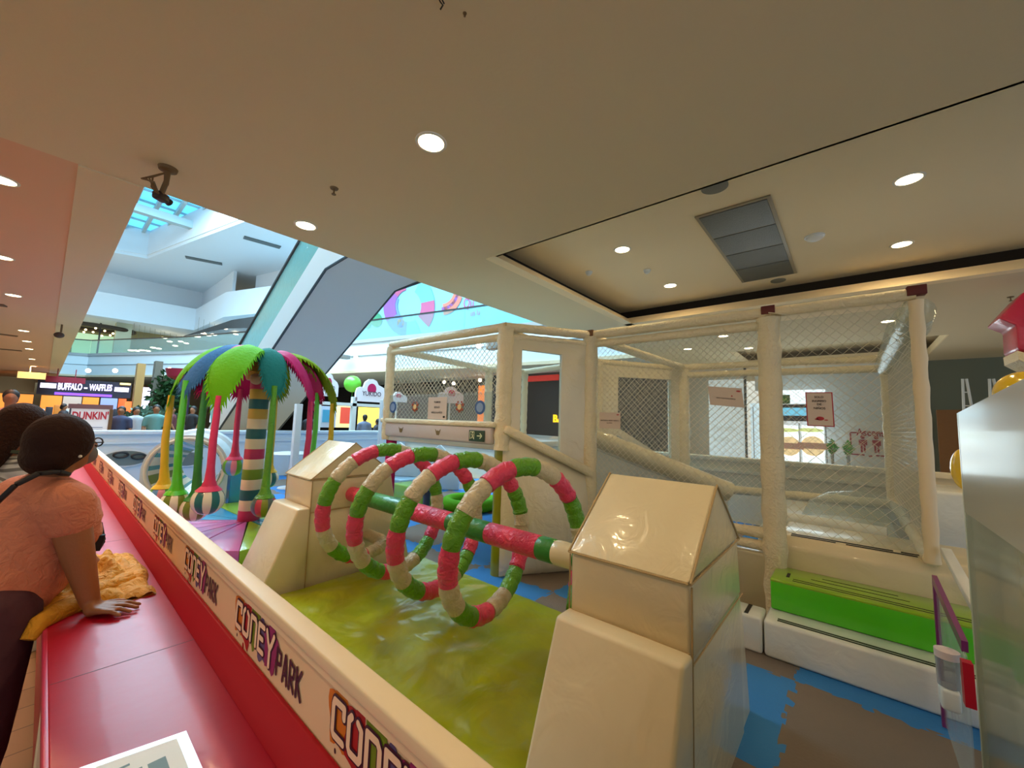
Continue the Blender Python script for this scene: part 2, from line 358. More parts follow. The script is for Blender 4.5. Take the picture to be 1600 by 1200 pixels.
# ================================================================== CEILING FITTINGS
ringm = M('white lamp ring', (236, 232, 220), .5)
def downlight(x, y, z, label, r=.075, power=5.6, col=WARM):
    t = thing('downlight', label, 'ceiling light', (x, y, z), 'round recessed ceiling downlights')
    obj('trim_ring', MB().lathe([(r, 0), (r+.002, -.006), (r+.018, -.004), (r+.02, 0), (r, 0)], (x, y, z), 24), ringm, t)
    obj('diffuser', MB().disc((x, y, z-.004), r, n=24, h=.003), lampglow, t)
    l = bpy.data.lights.new('lamp_light', 'AREA'); l.shape = 'DISK'; l.size = r*1.8; l.energy = power; l.color = col; l.spread = R(165)
    o = bpy.data.objects.new('lamp_light', l); C.objects.link(o); o.parent = t; o.location = (0, 0, -.012)
    return t
DL = [(1.36, 1.86, Z, 'round downlight set alone in the middle of the near ceiling'),
      (1.34, 3.58, Z, 'round downlight in the near ceiling close to the atrium edge'),
      (4.03, 1.88, 3.5, 'recess downlight nearest the corner of the ceiling recess'),
      (5.5, 1.85, 3.5, 'recess downlight just above the long cage beam'),
      (4.15, -.41, 3.5, 'recess downlight at the far right, the larger looking of the two there'),
      (5.6, -.47, 3.5, 'recess downlight at the right, between smoke detector and cage beam'),
      (-.36, 4.70, Z, 'orange tinted downlight at the left edge of the photo, highest of the left row'),
      (-.46, 7.2, Z, 'second highest downlight of the left row'),
      (-.455, 9.55, Z, 'third highest downlight of the left row'),
      (-.45, 13.9, Z, 'fourth highest downlight of the left row'),
      (-.445, 16.1, Z, 'fifth highest downlight of the left row'),
      (-.44, 18.2, Z, 'sixth highest downlight of the left row'),
      (-.44, 22.1, Z, 'seventh highest downlight of the left row, small and far'),
      (-.44, 26, Z, 'eighth highest downlight of the left row, the farthest one'),
      (7.84, 1.70, Z, 'downlight seen through the front net near the padded post'),
      (9.3, 1.55, Z, 'small downlight seen through the net at the near edge of the far recess'),
      (7.84, 3.6, Z, 'small downlight seen just right of the net corner, above the slide'),
      (8.0, -.48, Z, 'downlight seen through the clear sleeve at the right cage corner'),
      (8.8, 2.6, Z, 'tiny downlight above the back beam of the cage')]
for x, y, z, lb in DL: downlight(x, y, z, lb, **(dict(power=30, col=(1, .50, .26)) if x < 0 else {}))
# the same lamps go on over our head and behind us
for x, y in ((1.35, .13), (1.35, -1.6), (-.4, 2.6), (-.4, .5), (4.1, -2.6), (5.6, -2.6)):
    z = 3.5 if x > 3 else Z
    downlight(x, y, z, 'round downlight of the same rows, behind or above the viewer')
grille = M('grey perforated grille', (112, 116, 114), .5, metal=.4, bump=(120, .4))
t = thing('air_conditioning_cassette', 'grey four panel air conditioning grille in the ceiling recess', 'air vent', (4.83, .74, 3.5))
obj('frame', MB().box((3.76, .44, 3.485), (5.9, 1.04, 3.5), bev=.004), M('grille frame', (160, 152, 130), .5), t)
for k in range(4): obj('filter_panel', MB().box((3.79+.525*k, .47, 3.478), (3.79+.525*k+.505, 1.01, 3.488), bev=.004), grille, t)
def speaker(x, y, z, r, lb):
    tag(obj('ceiling_speaker', MB().lathe([(0, -.012), (r*.9, -.012), (r, -.008), (r, 0), (0, 0)], (x, y, z), 28), M('grey speaker mesh', (132, 132, 120), .7, bump=(200, .5))), lb, 'speaker', 'round ceiling speakers')
speaker(3.37, .775, 3.5, .10, 'round grey speaker partly hidden by the recess edge, left of the grille')
speaker(6.10, .66, 3.5, .085, 'small round grey speaker beyond the far end of the grille')
def detector(x, y, z, r, lb):
    t = thing('smoke_detector', lb, 'smoke detector', (x, y, z), 'smoke detectors')
    obj('base_plate', MB().lathe([(0, 0), (r, 0), (r, -.012), (0, -.012)], (x, y, z), 24), white_m, t)
    obj('sensor_dome', MB().lathe([(r*.85, -.012), (r*.8, -.03), (r*.5, -.045), (0, -.048)], (x, y, z), 24), white_m, t)
detector(4.87, .21, 3.5, .085, 'white dome smoke detector right of the grey grille')
detector(4.77, 1.89, 3.5, .045, 'small smoke detector between the two left recess downlights')
detector(4.40, 2.51, 3.5, .045, 'small smoke detector close to the left lip of the recess')
def sprinkler(x, y, z, lb, s=1):
    t = thing('sprinkler_head', lb, 'sprinkler', (x, y, z), 'small fire sprinklers')
    obj('escutcheon', MB().lathe([(0, 0), (.03*s, 0), (.026*s, -.008*s), (0, -.008*s)], (x, y, z), 16), M('dull brass', (130, 104, 70), .5, metal=.6), t)
    obj('deflector', MB().tube([(x, y, z), (x, y, z-.045*s)], .006*s, 8).disc((x, y, z-.05*s), .016*s, n=12, h=.004), M('dull brass', (130, 104, 70)), t)
sprinkler(1.224, 2.81, Z, 'sprinkler head in the near ceiling right of the hanging camera')
sprinkler(.965, 1.14, Z, 'sprinkler dot at the very top edge of the photo', .28)
sprinkler(7.3, -1.5, Z, 'sprinkler head right of the cage corner, near the pink inflatable', 1)
t = thing('security_camera', 'brown camera with loose cables hanging from the ceiling at the atrium corner', 'camera', (.40, 3.5, Z))
cm = M('brown bracket', (116, 88, 52), .6); dk = M('dark camera body', (44, 22, 18), .5)
obj('ceiling_mount', MB().lathe([(0, 0), (.055, 0), (.05, -.02), (.018, -.03), (.014, -.12), (0, -.12)], (.40, 3.5, Z), 20), cm, t)
obj('bracket_arm', MB().tube([(.40, 3.5, Z-.1), (.39, 3.5, Z-.15), (.385, 3.52, Z-.18)], .016, 10), cm, t)
obj('camera_body', MB().obox((.385, 3.54, Z-.20), (.8, .6, 0), (-.6, .8, 0), (0, 0, 1), .085, .06, .055, bev=.015).lathe([(0, 0), (.022, 0), (.025, .03), (0, .03)], (.415, 3.562, Z-.20), 14, (.8, .6, -.2)), dk, t)
cb = MB()
for k in range(4):
    a = .03*k; cb.tube([(.39, 3.5, Z-.04), (.33-a*.5, 3.5+a, Z-.1), (.33, 3.5-a, Z-.17), (.38, 3.53, Z-.21)], .006, 6)
obj('cable', cb, cm, t)
t = thing('dome_camera', 'small dark camera hanging under the left ceiling band by the atrium', 'camera', tuple(P(97, 507, 'z', 3.19)))
p = P(97, 507, 'z', 3.19); obj('mount_stem', MB().tube([p, p-Vector((0, 0, .16))], .015, 8), cm, t); obj('camera_head', MB().ball(p-Vector((.02, 0, .22)), .075, 14, 10, (1, 1, .8)), M('dark lens', (70, 50, 44)), t)
tag(obj('ceiling_cable', MB().tube([P(684, -6, 'z', Z), P(688, 3, 'z', Z-.01), P(692, 8, 'z', Z-.03), P(688, 15, 'z', Z-.035)], .003, 6).tube([P(688, -6, 'z', Z), P(694, 6, 'z', Z-.02)], .003, 6), black_m), 'short black cable dangling from the near ceiling at the top edge', 'cable')
for (a, b_, lb, z) in [((381, 370), (438, 386), 'longer dark slot vent in the white atrium ceiling, nearer the escalator', 12), ((290, 401), (347, 412), 'dark slot vent in the white atrium ceiling, nearer the skylight', 12)]:
    q0, q1 = P(*a, 'z', z), P(*b_, 'z', z); tag(obj('slot_vent', MB().beam(q0-Vector((0, 0, .03)), q1-Vector((0, 0, .03)), .45, .06), M('vent slot', (96, 104, 104), .7)), lb, 'air vent', 'slot vents in the atrium ceiling')
for (a, b_, lb) in [((-14, 474), (9, 477), 'short slot vent at the left photo edge, highest of three'), ((-20, 519), (27, 525), 'slot vent in the left ceiling, middle of three'), ((-20, 543), (34, 548), 'slot vent in the left ceiling, lowest of three')]:
    q0, q1 = P(*a, 'z', Z), P(*b_, 'z', Z); tag(obj('slot_vent', MB().beam(q0-Vector((0, 0, .01)), q1-Vector((0, 0, .01)), .16, .02), M('vent slot warm', (120, 92, 72), .7)), lb, 'air vent', 'slot vents in the left ceiling')
for k, (px, py) in enumerate([(219, 577), (180, 577), (138, 577), (265, 575)]):
    q = P(px, py, 'z', 3.62); 
    t = thing('wall_spotlight', ['small bright spot under the white fascia, third from the left', 'small bright spot under the white fascia, second from the left', 'small bright spot under the white fascia, leftmost', 'small bright spot under the white fascia beside the grey box'][k], 'spotlight', tuple(q), 'small spots along the atrium fascia')
    obj('housing', MB().box(q-Vector((.08, .08, .06)), q+Vector((.08, .08, 0))), steel_m, t); obj('lens', MB().ball(q-Vector((0, .05, .08)), .11, 12, 8), M('cool lamp glow', (255, 244, 226), .4, emit=7), t)

# ================================================================== BARRIER AND RED LEDGE
Y0, Y1 = -1.6, 10.9
t = thing('barrier_board', 'long cream barrier board printed with a repeated splash logo', 'barrier', (.46, 4, 0))
obj('board', MB().box((.45, Y0, .0), (.475, Y1, 1.0), bev=.002), board_m, t)
obj('top_rail', MB().box((.44, Y0, 1.0), (.49, Y1, 1.03), bev=.006).box((.444, Y0, .985), (.451, Y1, 1.001)), rail_m, t)
# printed logo: splash shapes, then outlined letters
LC = [M('print orange', (216, 120, 20), .5), M('print red', (176, 26, 30), .5), M('print green', (110, 140, 20), .5), M('print slate blue', (90, 84, 130), .5), M('print plum', (146, 40, 104), .5), M('print dark plum', (60, 14, 48), .5), M('print cream', (250, 222, 188), .5), M('print yellow', (230, 170, 40), .5)]
GL = {'C': [[(1, .72), (1, 1), (.1, 1), (0, .85), (0, .1), (.12, 0), (1, 0)]], 'O': [[(.2, 1), (0, .86), (0, .12), (.14, 0), (.86, 0), (1, .12), (1, .86), (.72, .98)]],
      'N': [[(0, 0), (0, 1), (.8, 1), (1, .85), (1, 0)]], 'E': [[(1, 1), (0, 1), (0, 0), (1, 0)], [(0, .5), (.8, .5)]], 'Y': [[(0, 1.1), (.25, .75), (.5, .5), (.5, -.12)], [(1, 1.1), (.75, .75), (.5, .5)]],
      'P': [[(0, 0), (0, 1), (1, .9), (1, .5), (.1, .42)]], 'A': [[(0, 0), (.45, 1), (.6, 1), (1, 0)], [(.2, .32), (.8, .32)]], 'R': [[(0, 0), (0, 1), (1, .9), (.9, .5), (.2, .42), (1, 0)]], 'K': [[(0, 0), (0, 1)], [(1, 1), (.15, .5), (1, 0)]]}
def stroke(mb, pts, wd, depth, fr):
    """rounded flat stroke, fr maps (s, h, depth) to the board"""
    e = 0
    for p in pts:
        e += .00001; mb.add([fr(p[0]+wd*math.cos(2*PI*i/14), p[1]+wd*math.sin(2*PI*i/14), depth+e) for i in range(14)], [list(range(14))])
    for a, b in zip(pts[:-1], pts[1:]):
        a = Vector(a); b = Vector(b); d = (b-a).normalized(); q = Vector((-d.y, d.x))*wd; e += .00001
        mb.add([fr(p.x, p.y, depth+e) for p in (a+q, a-q, b-q, b+q)], [[0, 1, 2, 3]])
def logo(ys, zb, h=.094, sx=1.0):
    mb = MB(); X = .4498
    def fr(s, hh, d): return Vector((X-d, ys-s*sx, zb+hh))
    rnd = random.Random(3)
    # splash blobs behind each letter: (s, h, radius, colour)
    for (s, hh, r, c) in [(.040, .040, .060, 0), (.108, .028, .060, 1), (.174, .040, .054, 2), (.236, .026, .052, 3), (.300, .036, .060, 4)]:
        k = 26; vs = []
        for i in range(k):
            a = 2*PI*i/k; rr = r*(1+.22*math.sin(a*5+c*1.7)*(1 if i % 2 else .55)); vs.append(fr(s+.80*rr*math.cos(a), hh+1.05*rr*math.sin(a), .0004+.0003*c))
        mb.mat(c).add([fr(s, hh, .0004+.0003*c)]+vs, [[0, i+1, (i+1) % k+1] for i in range(k)])
    for (s, hh, r, c) in [(.195, .115, .006, 2), (.235, .125, .005, 2), (.09, -.04, .007, 1), (.27, -.06, .005, 3), (.03, -.03, .004, 5)]:
        vs = [fr(s+r*math.cos(2*PI*i/10), hh+1.4*r*math.sin(2*PI*i/10), .0006) for i in range(10)]; mb.mat(c).add(vs, [list(range(10))])
    x = .018
    for ch, ww in zip('CONEY', (.044, .046, .043, .038, .050)):
        H = h*.70; z0 = 0 if ch != 'Y' else -.005
        for layer, (wd, c, d) in enumerate([(.0118, 5, .0024), (.0070, 6, .0034)]):
            mb.mat(c)
            for st in GL[ch]: stroke(mb, [(x+px*ww, z0+py*H) for px, py in st], wd, d, fr)
        x += ww+.021
    x += .004
    for ch in 'PARK':
        mb.mat(5)
        for st in GL[ch]: stroke(mb, [(x+px*.026, -.012+py*.062) for px, py in st], .0050, .0024, fr)
        x += .041
    return mb
for k, (y0, zb, L) in enumerate([(.86, .895, .5), (1.50, .895, .5), (2.20, .895, .5), (2.95, .895, .5), (3.72, .895, .5), (4.55, .895, .5), (5.4, .895, .5), (6.3, .895, .5), (7.2, .895, .5), (.2, .895, .5)]):
    o = obj('printed_logo', logo(y0, zb), LC, t, merge=False, smooth=0)
t = thing('red_ledge', 'long crimson ledge running below the barrier board', 'bench', (.25, 3, 0))
obj('ledge_top', MB().box((.075, Y0, .752), (.405, Y1, .78), bev=.004), red_m, t)
obj('edge_band', MB().box((.066, Y0, .748), (.078, Y1, .779), bev=.003), redlip_m, t)
obj('riser', MB().prism([(.398, Y0, .78), (.449, Y0, .78), (.449, Y0, .85), (.438, Y0, .85)], (0, Y1-Y0, 0), bev=.003), M('crimson riser paint', (176, 0, 30), .6, spec=.3), t)
obj('front_panel', MB().box((.10, Y0, .1), (.12, Y1, .75)), red_m, t)
sm = MB()
for y in (1.72, 3.3, 5.1): sm.box((.08, y-.0015, .7799), (.4, y+.0015, .7806))
obj('joint_line', sm, M('dark crimson joint', (110, 2, 24), .5), t)
for y in (.2, 1.9, 4.0, 6.2): obj('leg', MB().box((.078, y, 0), (.13, y+.06, .75), bev=.005), rail_m, t)
# taped paper notice on the ledge
t = thing('paper_notice', 'white printed notice sheet lying on the red ledge at the bottom edge', 'paper', (.22, 1.17, .781))
q = [Vector((.118, 1.285, .7812)), Vector((.292, 1.248, .7812)), Vector((.292, .95, .7812)), Vector((.09, .95, .7812))]
obj('clear_sleeve', MB().prism(q, (0, 0, .0006)), M('mauve plastic sleeve', (214, 168, 200), .2, coat=.5), t)
q = [Vector((.14, 1.262, .7819)), Vector((.272, 1.234, .7819)), Vector((.272, .96, .7819)), Vector((.12, .96, .7819))]
sh = obj('sheet', MB().prism(q, (0, 0, .0006)), M('printed paper', (222, 224, 220), .5), t)
mb = MB()
for k in range(8): mb.box((.15, 1.215-.03*k, .7826), (.15+.04+.05*((k*7) % 3)/3, 1.222-.03*k, .7829))
mb.box((.215, 1.14, .7826), (.245, 1.19, .7829)); obj('print', mb, M('blue grey print', (110, 140, 150), .6), sh)

# ================================================================== SPIRAL OBSTACLE BETWEEN TWO PADDED TOWERS
def tower(ya, yb, label):
    t = thing('padded_tower', label, 'soft play tower', ((1.57+2.36)/2, (ya+yb)/2, 0), 'padded towers holding the spiral')
    W = yb-ya; V = (0, W, 0)
    obj('roof_pad', MB().prism([(1.555, ya-.004, .985), (1.95, ya-.004, 1.295), (2.372, ya-.004, .985)], (0, W+.008, 0), bev=.012, seg=3), vinyl_m, t)
    obj('upper_block', MB().prism([(1.57, ya, .70), (1.57, ya, .975), (2.36, ya, .975), (2.42, ya, .70)], V, bev=.014, seg=3), vinyl_m, t)
    obj('core_block', MB().prism([(1.575, ya+.004, .0), (1.575, ya+.004, .70), (2.415, ya+.004, .70), (2.46, ya+.004, .0)], (0, W-.008, 0), bev=.012), vinyl_m, t)
    obj('ramp_pad', MB().prism([(1.18, ya-.01, .02), (1.47, ya-.01, .745), (1.575, ya-.01, .745), (1.575, ya-.01, .02)], (0, W+.02, 0), bev=.018, seg=3), vinyl_wr, t)
    obj('ramp_pad', MB().prism([(2.66, ya+.01, .0), (2.52, ya+.01, .55), (2.425, ya+.01, .74), (2.425, ya+.01, 0)], (0, W-.02, 0), bev=.018, seg=3), vinyl_wr, t)
    sb = MB()
    for y in (ya-.006, yb+.006): sb.tube([(1.56, y, .982), (2.37, y, .982)], .005, 6); sb.tube([(1.56, y, .985), (1.95, y, 1.295), (2.37, y, .985)], .005, 6); sb.tube([(1.573, y, .70), (2.42, y, .70)], .004, 6); sb.tube([(1.573, y, .97), (1.573, y, .02)], .004, 6)
    for x in (1.556, 2.374): sb.tube([(x, ya, .984), (x, yb, .984)], .005, 6)
    sb.tube([(1.562, ya, .742), (1.562, yb, .742)], .004, 6)
    obj('seam_piping', sb, seam_m, t); return t
tower(.465, .965, 'large cream padded tower with gabled top in the foreground')
tower(3.6, 4.15, 'farther cream padded tower with gabled top, left of the spiral')
t = thing('spiral_obstacle', 'padded spiral and straight bar in pink, green and beige sleeves between two towers', 'soft play obstacle', (1.95, 2.3, .3))
bx, bz, br = 1.95, .80, .068
def bar(y1, y0, mt, r=br): obj('bar_sleeve', MB().tube([(bx, y1, bz+.018), (bx, y1-.012, bz+.018), (bx, y0+.012, bz+.018), (bx, y0, bz+.018)], [r*.94, r, r, r*.94], 20), mt, t)
for a, b, c in [(3.61, 3.28, pseg_m), (3.28, 2.62, gbar_m), (2.62, 2.2, pseg_m), (2.2, 1.82, gbar_m), (1.82, 1.41, pseg_m), (1.41, 1.30, gbar_m), (1.30, 1.16, vinyl_m), (1.16, .955, gbar_m)]: bar(a, b, c)
RC, RS = .465, .056; PITCH = .5; n_seg = 15
def hel(u):   # u in turns, 0 = top of the nearest loop, growing toward the viewer
    a = 2*PI*u; return Vector((bx+RC*math.sin(a), 1.55-PITCH*u, bz+.005+RC*math.cos(a)))
k0 = -3*n_seg-8; cols = [gseg_m, wseg_m, pseg_m]
kk = k0
while kk < 6:
    u0, u1 = (kk-.5)/n_seg, (kk+.5)/n_seg; pts = []; rs = []
    rr = random.Random(kk*13+5); ph = rr.random()*6
    for i in range(13):
        f = i/12; u = u0+(u1-u0)*f; pts.append(hel(u)); rs.append(RS*(1+.05*math.sin(f*17+ph)+.03*math.sin(f*31+ph))*(.93 if i in (0, 12) else 1))
    obj('spiral_sleeve', MB().tube(pts, rs, 16), cols[kk % 3], t); kk += 1
# ends of the spiral reaching the towers
obj('spiral_end', MB().tube([hel(u) for u in (5.5/n_seg, 6/n_seg)]+[Vector((2.22, 1.12, .45)), Vector((2.22, .955, .45))], RS*.95, 14), gseg_m, t)
p0 = hel((k0-.5)/n_seg); obj('spiral_end', MB().tube([p0, p0+Vector((0, .04, .03)), Vector((p0.x, 3.61, p0.z+.03))], RS*.95, 14), wseg_m, t)
# lime mat under the spiral
mb = MB(); nx, ny = 60, 90
x0, x1, y0, y1 = .95, 2.74, 1.03, 3.58
def mz(x, y):
    v = noise.noise(Vector((x*2.2, y*2.2, 0)))*.02+noise.noise(Vector((x*1.2+y*5.5, y*1.0-x*3, 3)))*.016-.05*max(0, .16-abs(noise.noise(Vector((x*1.6+y*4.5, y*1.2-x*2.4, 7)))))-.05*max(0, .12-abs(noise.noise(Vector((x*5, y*1.5+x*2, 17)))))
    e = min(x-x0, x1-x, y-y0, y1-y); return .10+v*min(1, e/.1)-.10*max(0, 1-e/.03)**2*.9
mb.add([(x0+(x1-x0)*i/nx, y0+(y1-y0)*j/ny, mz(x0+(x1-x0)*i/nx, y0+(y1-y0)*j/ny)) for j in range(ny+1) for i in range(nx+1)], [[j*(nx+1)+i, j*(nx+1)+i+1, (j+1)*(nx+1)+i+1, (j+1)*(nx+1)+i] for j in range(ny) for i in range(nx)])
mb.prism([(x0, y0, .013), (x1, y0, .013), (x1, y1, .013), (x0, y1, .013)], (0, 0, .02))
tag(obj('crash_mat', mb, lime_m, smooth=60), 'big wrinkled glossy lime green mat lying under the spiral', 'crash mat')

# ================================================================== STEPS BESIDE THE CAGE
def strip_lines(mb, x, y0, y1, z, w=.017): mb.box((x-w/2, y0, z), (x+w/2, y1, z+.002))
t = thing('padded_step', 'long low white padded step with two black lines, in front of the green step', 'soft play step', (3.45, .06, 0), 'padded steps up to the cage')
obj('step_block', MB().box((3.32, -.62, .012), (3.62, .505, .25), bev=.022), vinylw_m, t)
mb = MB(); strip_lines(mb, 3.37, -.60, .43, .2500); strip_lines(mb, 3.40, -.60, .43, .2500); obj('black_line', mb, black_m, t)
t = thing('padded_step', 'short white padded step with one black strip, left of the green step', 'soft play step', (3.6, .68, 0), 'padded steps up to the cage')
obj('step_block', MB().box((3.32, .515, .012), (3.54, .70, .25), bev=.02), vinylw_m, t)
mb = MB(); mb.box((3.34, .60, .2500), (3.52, .625, .252)); obj('black_line', mb, black_m, t)
t = thing('padded_step', 'bright green padded step with black lines on top', 'soft play step', (3.7, .07, .25), 'padded steps up to the cage')
obj('step_block', MB().box((3.55, -.62, .252), (3.915, .49, .452), bev=.012), green_m, t)
obj('top_cover', MB().box((3.548, -.622, .440), (3.917, .492, .466), bev=.012), limetop_m, t)
mb = MB(); strip_lines(mb, 3.60, -.55, .36, .466, .009); strip_lines(mb, 3.64, -.52, .36, .466, .009); strip_lines(mb, 3.73, -.25, .26, .466, .006); strip_lines(mb, 3.80, -.2, .2, .466, .006); mb.box((3.66, .385, .466), (3.76, .405, .468)); obj('black_line', mb, black_m, t)
t = thing('padded_step', 'topmost cream padded step with worn black lines behind the green step', 'soft play step', (4.1, .05, 0), 'padded steps up to the cage')
obj('step_block', MB().prism([(3.92, .47, .012), (3.92, .47, .62), (3.98, .47, .70), (4.5, .47, .72), (4.5, .47, .012)], (0, -1.1, 0), bev=.02), vinyl_wr, t)
mb = MB(); mb.box((3.99, .12, .700), (4.012, .40, .704)); mb.box((3.99, -.32, .700), (4.012, .06, .704)); mb.box((4.035, -.2, .702), (4.057, .40, .707)); mb.box((4.035, -.34, .702), (4.057, -.24, .707)); obj('black_line', mb, black_m, t)

# ================================================================== NETTED CAGE
ZT = 2.50
A, B, Cc, D, E_ = (3.9, -.38), (3.9, .50), (3.88, 2.18), (3.06, 2.72), (3.0, 4.75)
Fb, G, H, I = (6.95, -.38), (6.65, 2.05), (5.2, 5.0), (5.3, 2.86)
def v3(p, z): return Vector((p[0], p[1], z))
t = thing('netted_play_cage', 'tall cage of cream padded posts and beams with diamond netting and clear film', 'soft play cage', (4.8, 2, 0))
def wob(a, b, r, n=26, sd=0, amp=.06):
    a, b = Vector(a), Vector(b); rr = random.Random(sd); ph = rr.random()*9
    pts = [a+(b-a)*(i/n) for i in range(n+1)]; return pts, [r*(1+amp*math.sin(i*1.9+ph)+amp*.6*math.sin(i*4.1+ph)) for i in range(n+1)]
def post(p, z0, z1, r, label=None, mt=None, sd=0):
    pts, rs = wob(v3(p, z0), v3(p, z1), r, sd=sd); o = obj('post', MB().tube(pts, rs, 14), mt or sleeve_m, t)
    return o
def beam(a, b, z, r=.045, sd=0, mt=None):
    pts, rs = wob(v3(a, z), v3(b, z), r, 20, sd, .03); return obj('top_beam', MB().tube(pts, rs, 12), mt or sleeve_m, t)
post(A, .70, ZT-.02, .040, sd=1, mt=rail_m); post(B, .03, ZT-.02, .084, sd=2); post(Cc, .0, ZT, .082, sd=3); post(D, 1.25, ZT+.02, .085, sd=4); post(E_, 1.25, ZT, .06, sd=5)
post(Fb, .65, ZT-.04, .07, sd=6); post(G, .6, ZT-.04, .10, sd=7); post(H, 1.25, ZT-.05, .07, sd=8); post(I, 1.0, ZT-.02, .08, sd=9); post((5.75, 4.6), 1.25, ZT-.05, .06, sd=10)
for k, (a, b) in enumerate([(A, B), (B, Cc), (Cc, D), (D, E_)]):
    beam(a, b, ZT+.03, .048 if k else .045, 20+k)
    if k: beam(a, b, ZT-.075, .040, 30+k)
for k, (a, b) in enumerate([(A, Fb), (Fb, G), (Cc, G), (G, I), (E_, H), (H, (5.75, 4.6)), ((5.75, 4.6), I), (D, I)]): beam(a, b, ZT-(.0 if k < 3 else .03), .05, 40+k)
beam(Fb, G, ZT-.13, .05, 60)
# steel corner brackets peeping out of the torn sleeves
for p in (A, B, Cc): obj('corner_bracket', MB().obox(v3(p, ZT+.045), (1, .1, 0), (0, 1, 0), (0, 0, 1), .11, .10, .07, bev=.006), brown_m if p == Cc else M('rusty red bracket', (96, 28, 20), .6), t)
obj('torn_flap', MB().obox(v3(B, ZT+.0)+Vector((-.05, -.07, 0)), (1, .2, .2), (0, 1, .25), (-.2, 0, 1), .10, .13, .008), sleeve_m, t)
# lower padded rails
def low(a, b, z0, z1, r): pts, rs = wob(v3(a, z0), v3(b, z1), r, 20, 5, .05); obj('low_rail', MB().tube(pts, rs, 12), sleeve_m, t)
low(B, Cc, .70, .70, .045); low(B, Cc, .60, .60, .04); low(A, Fb, .72, .66, .05); low(Fb, G, .66, .62, .06)
low((3.9, -.38), (4.35, -.4), .72, .98, .02)
# diamond nets
def net(o, u, vv, c=.052, r=.0022):
    """diamond netting in the rectangle o, o+u, o+vv"""
    o = Vector(o); u = Vector(u); vv = Vector(vv); L = u.length; Hh = vv.length; ud = u/L; vd = vv/Hh; mb = MB(); n = ud.cross(vd)
    k = -Hh
    while k < L:
        for sgn in (1, -1):
            s0 = k if sgn > 0 else k+Hh; pa = [s0, 0]; pb = [s0+sgn*Hh, Hh]
            def clip(pa, pb):
                (xa, ya), (xb, yb) = pa, pb
                if xa < 0: ya += (0-xa)*(yb-ya)/(xb-xa); xa = 0
                if xa > L: ya += (L-xa)*(yb-ya)/(xb-xa); xa = L
                if xb < 0: yb = ya+(0-xa)*(yb-ya)/(xb-xa); xb = 0
                if xb > L: yb = ya+(L-xa)*(yb-ya)/(xb-xa); xb = L
                return (xa, ya), (xb, yb)
            if (pa[0] < 0 and pb[0] < 0) or (pa[0] > L and pb[0] > L): continue
            qa, qb = clip(pa, pb)
            if abs(qa[0]-qb[0]) < .01: continue
            w0 = o+ud*qa[0]+vd*qa[1]; w1 = o+ud*qb[0]+vd*qb[1]
            d = (w1-w0).normalized(); s_ = d.cross(n)*r; m_ = n*r
            mb.add([w0+s_, w0-s_*.5+m_*.87, w0-s_*.5-m_*.87, w1+s_, w1-s_*.5+m_*.87, w1-s_*.5-m_*.87], [[0, 1, 4, 3], [1, 2, 5, 4], [2, 0, 3, 5]])
        k += c
    return mb
def netp(a, b, z0, z1, **k): obj('netting', net(v3(a, z0), v3(b, 0)-v3(a, 0), (0, 0, z1-z0), **k), net_m, t, smooth=0, merge=False)
netp(B, Cc, .72, ZT-.1, c=.06, r=.0019); netp(A, B, .74, ZT-.02, c=.075, r=.0016); netp(D, E_, 1.82, ZT-.08, c=.07, r=.0032); netp(Fb, G, .66, ZT-.16, c=.10, r=.002); netp(A, Fb, .75, ZT-.05, c=.08, r=.0018); netp(H, E_, 1.5, ZT-.05, c=.07); netp(G, I, 1.0, ZT-.05, c=.07); netp((5.75, 4.6), H, 1.5, ZT-.05, c=.07)
def filmp(a, b, z0, z1, off=.02): 
    aa, bb = v3(a, z0), v3(b, z0); d = (bb-aa).normalized(); n = Vector((d.y, -d.x, 0))*off
    obj('clear_film', MB().quad(aa+n, bb+n, bb+n+Vector((0, 0, z1-z0)), aa+n+Vector((0, 0, z1-z0))), film_m, t, smooth=0)
filmp(B, Cc, .74, ZT-.1); filmp(A, B, .74, ZT-.05); filmp(Fb, G, .7, ZT-.1); filmp(A, Fb, .8, ZT-.1)
# clear sleeve bag drawn over the right corner beam
obj('clear_sleeve', MB().tube([v3(A, ZT-.12)+Vector((.0, 0, .02)), v3(A, ZT-.10)+Vector((.5, .0, 0)), v3(Fb, ZT-.10)], [.10, .13, .12], 14, cap=False), film_m, t)
# wall panel with a window, D - C, and the quilted lower wall under it
def panel(a, b, z0a, z0b, zt, wz0a, wz0b, wzt, m0, m1, th=.06, mt=vinyl_m):
    a3, b3 = Vector((a[0], a[1], 0)), Vector((b[0], b[1], 0)); d = b3-a3; n = Vector((d.y, -d.x, 0)).normalized()*th
    def q(s, z): return a3+d*s+Vector((0, 0, z))-n*.5
    wl_ = z0a+(z0b-z0a)*m0
    obj('window_panel', MB().prism([q(0, z0a), q(m0, wz0a-.12*(1)), q(m0, zt), q(0, zt)], n).prism([q(1-m1, wz0b-.12), q(1, z0b), q(1, zt), q(1-m1, zt)], n)
        .prism([q(m0, wzt), q(1-m1, wzt-.02), q(1-m1, zt), q(m0, zt)], n).prism([q(m0, wz0a-.12), q(1-m1, wz0b-.12), q(1-m1, wz0b), q(m0, wz0a)], n), mt, t)
    obj('clear_film', MB().quad(q(m0, wz0a)+n*.5, q(1-m1, wz0b)+n*.5, q(1-m1, wzt)+n*.5, q(m0, wzt)+n*.5), film_m, t)
panel(D, Cc, 1.38, .95, ZT-.08, 1.43, 1.21, ZT-.2, .18, .36)
panel(G, I, .95, 1.3, ZT-.06, .98, 1.5, ZT-.22, .16, .22)
obj('slope_cap', MB().beam(v3(D, 1.47)+Vector((-.05, -.07, 0)), v3(Cc, 1.02)+Vector((-.05, -.07, 0)), .1, .09, bev=.03), sleeve_m, t)
